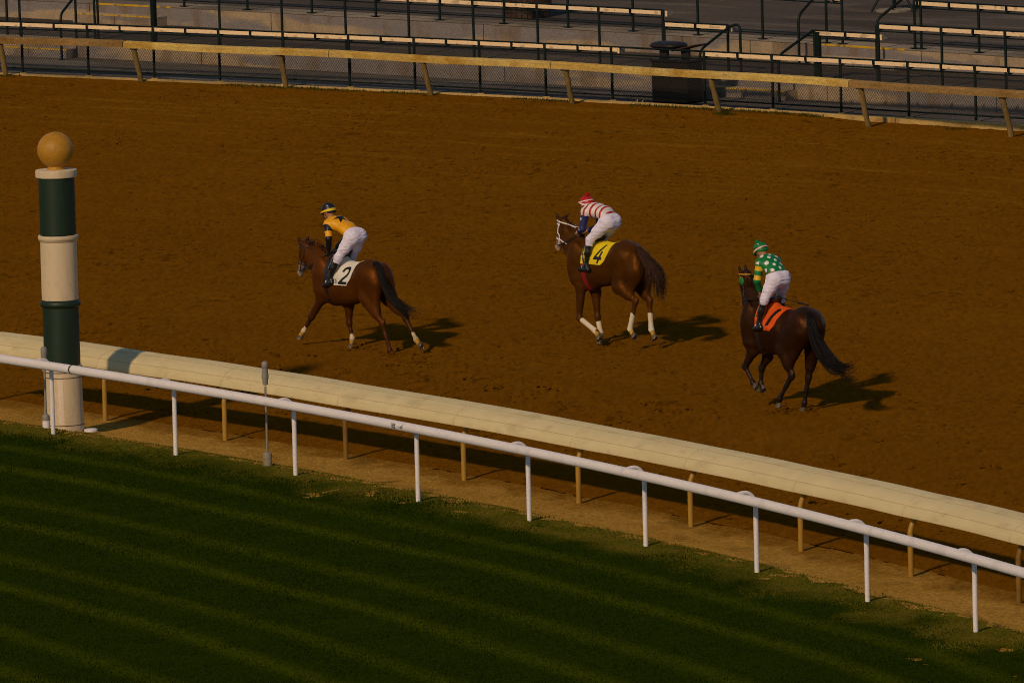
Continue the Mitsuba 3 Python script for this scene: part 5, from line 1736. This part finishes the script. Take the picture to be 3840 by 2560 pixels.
JB = {'poll': (1.183, 0.0, 2.133), 'earL': (1.244, 0.06, 2.218), 'earR': (1.042, -0.06, 2.233), 'forehead': (1.354, 0.0, 1.947), 'muzzle': (1.312, 0.0, 1.616), 'chin': (1.245, 0.0, 1.561), 'jaw': (1.104, 0.0, 1.677), 'crest': (0.901, 0.0, 2.012), 'wither': (0.555, 0.0, 1.797), 'throat': (1.065, 0.0, 1.63), 'chest': (0.952, 0.0, 1.362), 'breast': (0.947, 0.0, 1.127), 'elbowline': (0.476, 0.0, 0.95), 'belly': (0.257, 0.0, 1.003), 'flank': (0.022, 0.1, 1.056), 'croup': (-0.313, 0.0, 1.817), 'tailhead': (-0.619, 0.0, 1.689), 'buttL': (-0.827, 0.13, 1.364), 'LFelbow': (0.623, 0.14, 1.024), 'LFknee': (0.685, 0.13, 0.48), 'LFfet': (0.302, 0.12, 0.269), 'LFhoof': (0.247, 0.12, 0.155), 'RFelbow': (0.547, -0.14, 0.902), 'RFknee': (0.511, -0.13, 0.484), 'RFfet': (0.445, -0.13, 0.204), 'RFhoof': (0.446, -0.13, 0.028), 'LHstifle': (-0.208, 0.17, 1.058), 'LHhock': (-0.661, 0.15, 0.84), 'LHfet': (-0.505, 0.14, 0.362), 'LHhoof': (-0.622, 0.14, 0.223), 'RHstifle': (-0.391, -0.17, 1.035), 'RHhock': (-0.693, -0.15, 0.812), 'RHfet': (-0.732, -0.14, 0.347), 'RHhoof': (-0.826, -0.14, 0.178), 't1': (-0.788, 0.0, 1.543), 't2': (-0.969, 0.0, 1.34), 't3': (-0.975, 0.0, 1.107), 't4': (-1.035, 0.0, 0.916), 'r_head': (0.574, 0.0, 2.388), 'r_pom': (0.636, 0.0, 2.558), 'r_neck': (0.612, 0.0, 2.312), 'r_sh': (0.481, 0.0, 2.329), 'r_waist': (0.144, 0.0, 2.269), 'r_hip': (0.054, 0.0, 2.138), 'r_Lsh': (0.475, 0.19, 2.249), 'r_Lelb': (0.482, 0.22, 1.998), 'r_Lhand': (0.711, 0.1, 1.915), 'r_Lhip': (0.052, 0.1, 2.128), 'r_Lknee': (0.278, 0.24, 1.836), 'r_Lank': (0.345, 0.27, 1.405), 'r_Ltoe': (0.483, 0.27, 1.348), 'r_butt': (-0.067, 0.0, 2.125), 'r_Rknee': (0.435, -0.24, 1.8)}
JC = {'poll': (0.629, 0.0, 2.16), 'earL': (0.668, 0.05, 2.266), 'forehead': (0.747, 0.0, 1.998), 'muzzle': (0.616, 0.0, 1.684), 'jaw': (0.443, 0.0, 1.849), 'crest': (0.375, 0.0, 2.045), 'wither': (0.084, 0.0, 1.743), 'throat': (0.543, 0.0, 1.613), 'chest': (0.559, 0.0, 1.211), 'breast': (0.549, 0.0, 1.078), 'elbowline': (0.207, 0.0, 0.876), 'belly': (-0.094, 0.0, 0.852), 'croup': (-0.877, 0.0, 1.683), 'tailhead': (-1.051, 0.0, 1.535), 'buttR': (-1.159, -0.16, 1.311), 'LFelbow': (0.258, 0.14, 0.923), 'LFknee': (0.478, 0.13, 0.657), 'LFfet': (0.302, 0.12, 0.412), 'LFhoof': (0.229, 0.12, 0.351), 'RFelbow': (0.233, -0.14, 0.822), 'RFknee': (0.38, -0.13, 0.611), 'RFfet': (0.413, -0.13, 0.369), 'RFhoof': (0.362, -0.13, 0.278), 'LHstifle': (-0.462, 0.17, 0.983), 'LHhock': (-0.723, 0.15, 0.604), 'LHfet': (-0.396, 0.14, 0.215), 'LHhoof': (-0.355, 0.14, 0.088), 'RHstifle': (-0.759, -0.17, 0.937), 'RHhock': (-0.776, -0.15, 0.56), 'RHfet': (-0.658, -0.15, 0.142), 'RHhoof': (-0.615, -0.15, 0.015), 't1': (-1.19, 0.0, 1.252), 't2': (-1.418, 0.0, 0.968), 't3': (-1.738, 0.0, 0.776), 't4': (-2.039, 0.0, 0.895), 'r_head': (0.163, 0.0, 2.509), 'r_pom': (0.185, 0.0, 2.662), 'r_neck': (0.142, 0.0, 2.431), 'r_sh': (0.029, 0.0, 2.394), 'r_waist': (-0.177, 0.0, 2.237), 'r_hip': (-0.232, 0.0, 2.118), 'r_Lsh': (0.081, 0.19, 2.331), 'r_Rsh': (-0.065, -0.19, 2.345), 'r_Lelb': (-0.002, 0.24, 2.075), 'r_Lhand': (0.081, 0.12, 1.849), 'r_Lhip': (-0.266, 0.1, 2.101), 'r_Lknee': (-0.203, 0.24, 1.805), 'r_Lank': (-0.09, 0.27, 1.419), 'r_Ltoe': (0.019, 0.27, 1.325), 'r_Rknee': (-0.011, -0.24, 1.766), 'r_butt': (-0.442, 0.0, 2.086), 'crop0': (-0.148, -0.25, 1.738), 'crop1': (-0.61, -0.3, 1.682)}

# first: bay horse, white cloth 2, gold silks with a black star
H = horse('bay horse with black tail, white pasterns and a white cloth numbered 2', FH[0], JA,
          (0.060, 0.0175, 0.0018), (0.020, 0.010, 0.005), (0.034, 0.012, 0.004),
          {'LF': (0.50, 0.38, 0.24), 'RF': (0.55, 0.44, 0.30), 'RH': (0.55, 0.44, 0.28)}, (0.012, 0.008, 0.006), (0.011, 0.008, 0.007), (0.30, 0.22, 0.19), 0.85, 0.0)
bridle(H, 'leather', 'leather', 'leather', nose='leather', rein_to=((0.80, 0.09, 1.60), (0.84, -0.08, 1.60)))
saddle(H)
girth(H, H['W'][0] - 0.02, 'leather')
ck, pt = cloth(H, 0.60, 0.02, -1.62, 1.62, 'cloth_white', 0.006, -0.17)
num = meshkit.text_mesh('2', 1.0, 0.01, True)
print_on(H, ck, pt, num, 0.395, 1.52, 0.27, 0.98, 'black_print', 'number', 'black number 2', 0.09)
num = meshkit.text_mesh('11', 1.0, 0.01, True)
print_on(H, ck, pt, num, 0.50, 1.50, 0.065, 0.24, 'black_print', 'small_print')
fr = FH[0]
sh, wa = np.array(JA['r_sh']), np.array(JA['r_waist'])
ax = (sh - wa) / np.linalg.norm(sh - wa)


def star_fn(p, n, uv):
    x, y, z = fr.local(p)
    u = (x - float(wa[0])) * float(ax[0]) + (z - float(wa[2])) * float(ax[2])       # up the back
    nx, nz = -float(ax[2]), float(ax[0])
    w = (x - float(wa[0])) * nx + (z - float(wa[2])) * nz                            # out of the back
    lx, ly = y - 0.02, u - 0.205
    a = dr.atan2(lx, ly)
    r = dr.sqrt(lx * lx + ly * ly)
    k = dr.abs(a / (2 * math.pi / 5) - dr.floor(a / (2 * math.pi / 5) + 0.5)) * 2
    star = (r < 0.150 - 0.098 * dr.sqrt(k)) & (w > 0.0)
    c = mix((0.80, 0.365, 0.006), (0.70, 0.30, 0.005), fbm(p.x * 8, p.y * 8, p.z * 12))
    c = dr.select(star, mi.Color3f(0.010, 0.010, 0.012), c)
    du, tu, df, tf = arm_masks(fr, arm_a, x, y, z)
    black = mi.Color3f(0.010, 0.010, 0.013)
    c = dr.select((du < 0.082) & (du < df) & (tu > 0.06) & (tu < 0.52), black, c)
    return dr.select((df < 0.075) & (df <= du + 0.004), black, c)


arm_a = arm_points(JA)
mat('silks_star', proc(star_fn), 0.45, 0.35)
mat('cap_star', proc(cap_fn(fr, JA['r_head'], (0.012, 0.011, 0.017), (0.72, 0.50, 0.015), ((0.012, 0.010),))), 0.4, 0.4)
RA = rider('person in gold silks with a black star and black helmet, riding the leftmost horse', H, JA, 'silks_star', 'breeches', 'cap_star', 'yellow_band', (0.02, 0.01, 0.01))

# second: chestnut horse, yellow cloth 4, striped silks
H = horse('chestnut horse with four white leg wraps, white bridle and a yellow cloth numbered 4', FH[1], JB,
          (0.051, 0.0168, 0.0020), (0.042, 0.015, 0.005), (0.062, 0.0215, 0.004), {k: (0.44, 0.26, 0.05) for k in ('LF', 'RF', 'LH', 'RH')}, (0.035, 0.015, 0.009), (0.040, 0.018, 0.010), (0.34, 0.20, 0.14), 1.75, 0.0)
bridle(H, 'leather', 'white_strap', 'white_strap', nose='white_strap', rein_to=((0.72, 0.09, 1.90), (0.72, -0.09, 1.90)))
saddle(H)
girth(H, H['W'][0] - 0.10, 'red_girth')
for n_, a_, b_ in (('LF', 0.12, 0.92), ('RF', 0.28, 0.96), ('LH', 0.40, 0.99), ('RH', 0.40, 0.99)):
    bandage(H, n_, a_, b_)
ck, pt = cloth(H, 0.50, -0.16, -1.52, 1.52, 'cloth_yellow', 0.006, -0.19)
num = meshkit.text_mesh('4', 1.0, 0.01, True)
print_on(H, ck, pt, num, 0.225, 1.40, 0.21, 1.02, 'black_print', 'number', 'black number 4', 0.11)
num = meshkit.text_mesh('4', 1.0, 0.01, True)
print_on(H, ck, pt, num, 0.32, 1.28, 0.075, 0.22, 'black_print', 'small_print')
fr2 = FH[1]
sh2, wa2 = np.array(JB['r_sh']), np.array(JB['r_waist'])
ax2 = (sh2 - wa2) / np.linalg.norm(sh2 - wa2)


def stripe_fn(p, n, uv):
    x, y, z = fr2.local(p)
    u = (x - float(wa2[0])) * float(ax2[0]) + (z - float(wa2[2])) * float(ax2[2])
    s = dr.abs(y)
    k = (u + 0.35 * s * s) / 0.105 + 0.42
    red = (k - dr.floor(k)) < 0.36
    c = mix((0.74, 0.655, 0.620), (0.66, 0.580, 0.545), fbm(p.x * 8, p.y * 8, p.z * 12))
    c = dr.select(red, mi.Color3f(0.40, 0.016, 0.022), c)
    du, tu, df, tf = arm_masks(fr2, arm_b, x, y, z)
    d = float(sh2[2]) - z
    arm = ((du < 0.080) & (tu > 0.20)) | (df < 0.075)
    c = dr.select(arm, mi.Color3f(0.016, 0.020, 0.105), c)
    # white stars down the sleeves
    for zz, xx in ((0.155, 0.0), (0.33, 0.04), (0.40, 0.19)):
        lx, lz = x - (float(sh2[0]) + xx), d - zz
        a = dr.atan2(lx, lz)
        kk = dr.abs(a / (2 * math.pi / 5) - dr.floor(a / (2 * math.pi / 5) + 0.5)) * 2
        r = dr.sqrt(lx * lx + lz * lz)
        c = dr.select(arm & (r < 0.038 - 0.024 * dr.sqrt(kk)), mi.Color3f(0.66, 0.64, 0.66), c)
    return c


arm_b = arm_points(JB)
mat('silks_stripe', proc(stripe_fn), 0.45, 0.35)
mat('cap_red', proc(cap_fn(fr2, JB['r_head'], (0.42, 0.008, 0.010), (0.74, 0.60, 0.54), ((-0.002, 0.008), (0.062, 0.008)))), 0.45, 0.4)
RB = rider('person in red and white striped silks with blue sleeves, riding the chestnut horse', H, JB, 'silks_stripe', 'breeches', 'cap_red', 'white_strap', (0.02, 0.01, 0.01), 'red_wool')

# third: dark bay horse, orange cloth, green spotted silks
H = horse('nearly black bay horse with an orange saddle cloth and yellow browband, rightmost and nearest', FH[2], JC,
          (0.017, 0.0060, 0.0018), (0.010, 0.006, 0.004), (0.014, 0.009, 0.007), {}, (0.007, 0.006, 0.006), (0.009, 0.007, 0.007), (0.030, 0.014, 0.010), 1.3, 0.0)
bridle(H, 'leather', 'leather', 'yellow_strap', thin=0.75, nose='leather', rein_to=((0.09, 0.11, 1.83), (0.10, -0.11, 1.83)))
c0, c1, c2, c3, hd_, bk_, ln_ = H['head']
for s in (1, -1):
    cupc = L(c0, c1, 0.66) - bk_ * 0.015 + V(0, s * 0.085, 0)
    cs_ = Soft(0.01)
    cs_.ell(cupc, V(0.055, 0.030, 0.065), None, 0.01)
    v, f = cs_.mesh(0.009)
    obj('blinker_cup', FH[2].mesh((v, f)), 'green_cloth', H['key'] + '__bridle', smooth=True, label='green blinker cup')
saddle(H)
girth(H, H['W'][0] - 0.06, 'leather')
ck, pt = cloth(H, 0.07, -0.52, -1.35, 1.45, 'cloth_orange', 0.014, -0.16, 0.020)
strip_pts = pt(np.linspace(-0.44, -0.22, 16), np.linspace(0.30, 1.15, 16), 0.034)
tb_ = []
for dx in (-0.026, 0.026):
    tb_.append(pt(np.linspace(-0.44, -0.26, 16) + dx, np.linspace(0.30, 1.20, 16), 0.040))
vv = np.vstack(tb_)
obj('fold', FH[2].mesh((vv, tri(np.array([[i, i + 1, 17 + i, 16 + i] for i in range(15)])))), 'black_print', ck, smooth=True, label='dark printed stroke on the crumpled orange cloth')
fr3 = FH[2]
sh3, wa3 = np.array(JC['r_sh']), np.array(JC['r_waist'])
ax3 = (sh3 - wa3) / np.linalg.norm(sh3 - wa3)


def spot_fn(p, n, uv):
    x, y, z = fr3.local(p)
    u = (x - float(wa3[0])) * float(ax3[0]) + (z - float(wa3[2])) * float(ax3[2])
    w = -(x - float(wa3[0])) * float(ax3[2]) + (z - float(wa3[2])) * float(ax3[0])
    # spots in staggered rows round the body
    th = dr.atan2(y, w) * 0.15
    gy, gx = u / 0.082 + 0.3, th / 0.175 + 0.1
    row = dr.floor(gy)
    odd = row - 2 * dr.floor(row / 2)
    fx = gx + 0.5 * odd
    ix = fx - dr.floor(fx) - 0.5
    iy = gy - row - 0.5
    r = dr.sqrt(dr.square(ix * 0.175) + dr.square(iy * 0.082))
    c = mix((0.006, 0.185, 0.040), (0.005, 0.145, 0.030), fbm(p.x * 8, p.y * 8, p.z * 12))
    du, tu, df, tf = arm_masks(fr3, arm_c, x, y, z)
    arm = ((du < 0.080) & (tu > 0.08)) | (df < 0.075)
    c = dr.select((r < 0.031) & ~arm, mi.Color3f(0.70, 0.66, 0.70), c)
    bands = arm & (du <= df + 0.01) & (((tu > 0.20) & (tu < 0.46)) | ((tu > 0.72) & (tu < 0.98)))
    return dr.select(bands, mi.Color3f(0.68, 0.40, 0.012), c)


arm_c = arm_points(JC)
mat('silks_spot', proc(spot_fn), 0.45, 0.35)
mat('cap_green', proc(cap_fn(fr3, JC['r_head'], (0.010, 0.155, 0.03), (0.012, 0.03, 0.018), ((0.055, 0.010),))), 0.45, 0.4)
RC = rider('person in green silks with white spots, riding the rightmost horse', H, JC, 'silks_spot', 'breeches', 'cap_green', 'pink_band', (0.02, 0.01, 0.01), 'green_wool')
wk = thing('riding_whip', 'thin black riding whip held by the rider in green, pointing backward', 'whip')
hr = RC['arms'][1][2]
obj('shaft', FH[2].mesh(tube([hr + V(0.03, -0.005, 0.005), V(-0.15, -0.25, 1.738), V(-0.40, -0.28, 1.703)], [0.0085, 0.0075, 0.006], 8)), 'leather', wk, smooth=True)
obj('flap', FH[2].mesh(box(V(-0.51, -0.293, 1.690), [V(0.97, 0.10, 0.12), V(-0.1, 0.99, 0), V(-0.12, -0.01, 0.99)], (0.24, 0.012, 0.030), 0.003)), 'leather', wk)
# dirt thrown up where hooves strike
pts, sz = [], []
r = np.random.default_rng(55)
for i, J_, names in ((0, JA, ('RF', 'LH')), (1, JB, ('RF',)), (2, JC, ('LH', 'RH'))):
    for nme in names:
        b = FH[i](np.array(J_[nme + 'hoof']) * [1, 1, 0])
        m = 60
        q = b + np.stack([r.normal(0.06, 0.15, m), r.normal(0, 0.28, m), np.abs(r.normal(0, 0.035, m)) * (r.random(m) < 0.4) + 0.008], -1)
        pts.append(q)
        sz.append(r.gamma(2.0, 0.008, m).clip(0.008, 0.045))
b = FH[0](np.array(JA['RHhoof']) * [1, 1, 0])
pts.append(b + np.stack([r.normal(-0.02, 0.16, 70), r.normal(-1.1, 0.5, 70), np.full(70, 0.01)], -1))
sz.append(r.gamma(2.0, 0.009, 70).clip(0.008, 0.05))
obj('kicked_dirt', clods(np.vstack(pts), np.concatenate(sz), 9), 'dirt', kind='stuff', label='loose dark dirt kicked up around the hooves of the three horses', cat='dirt')
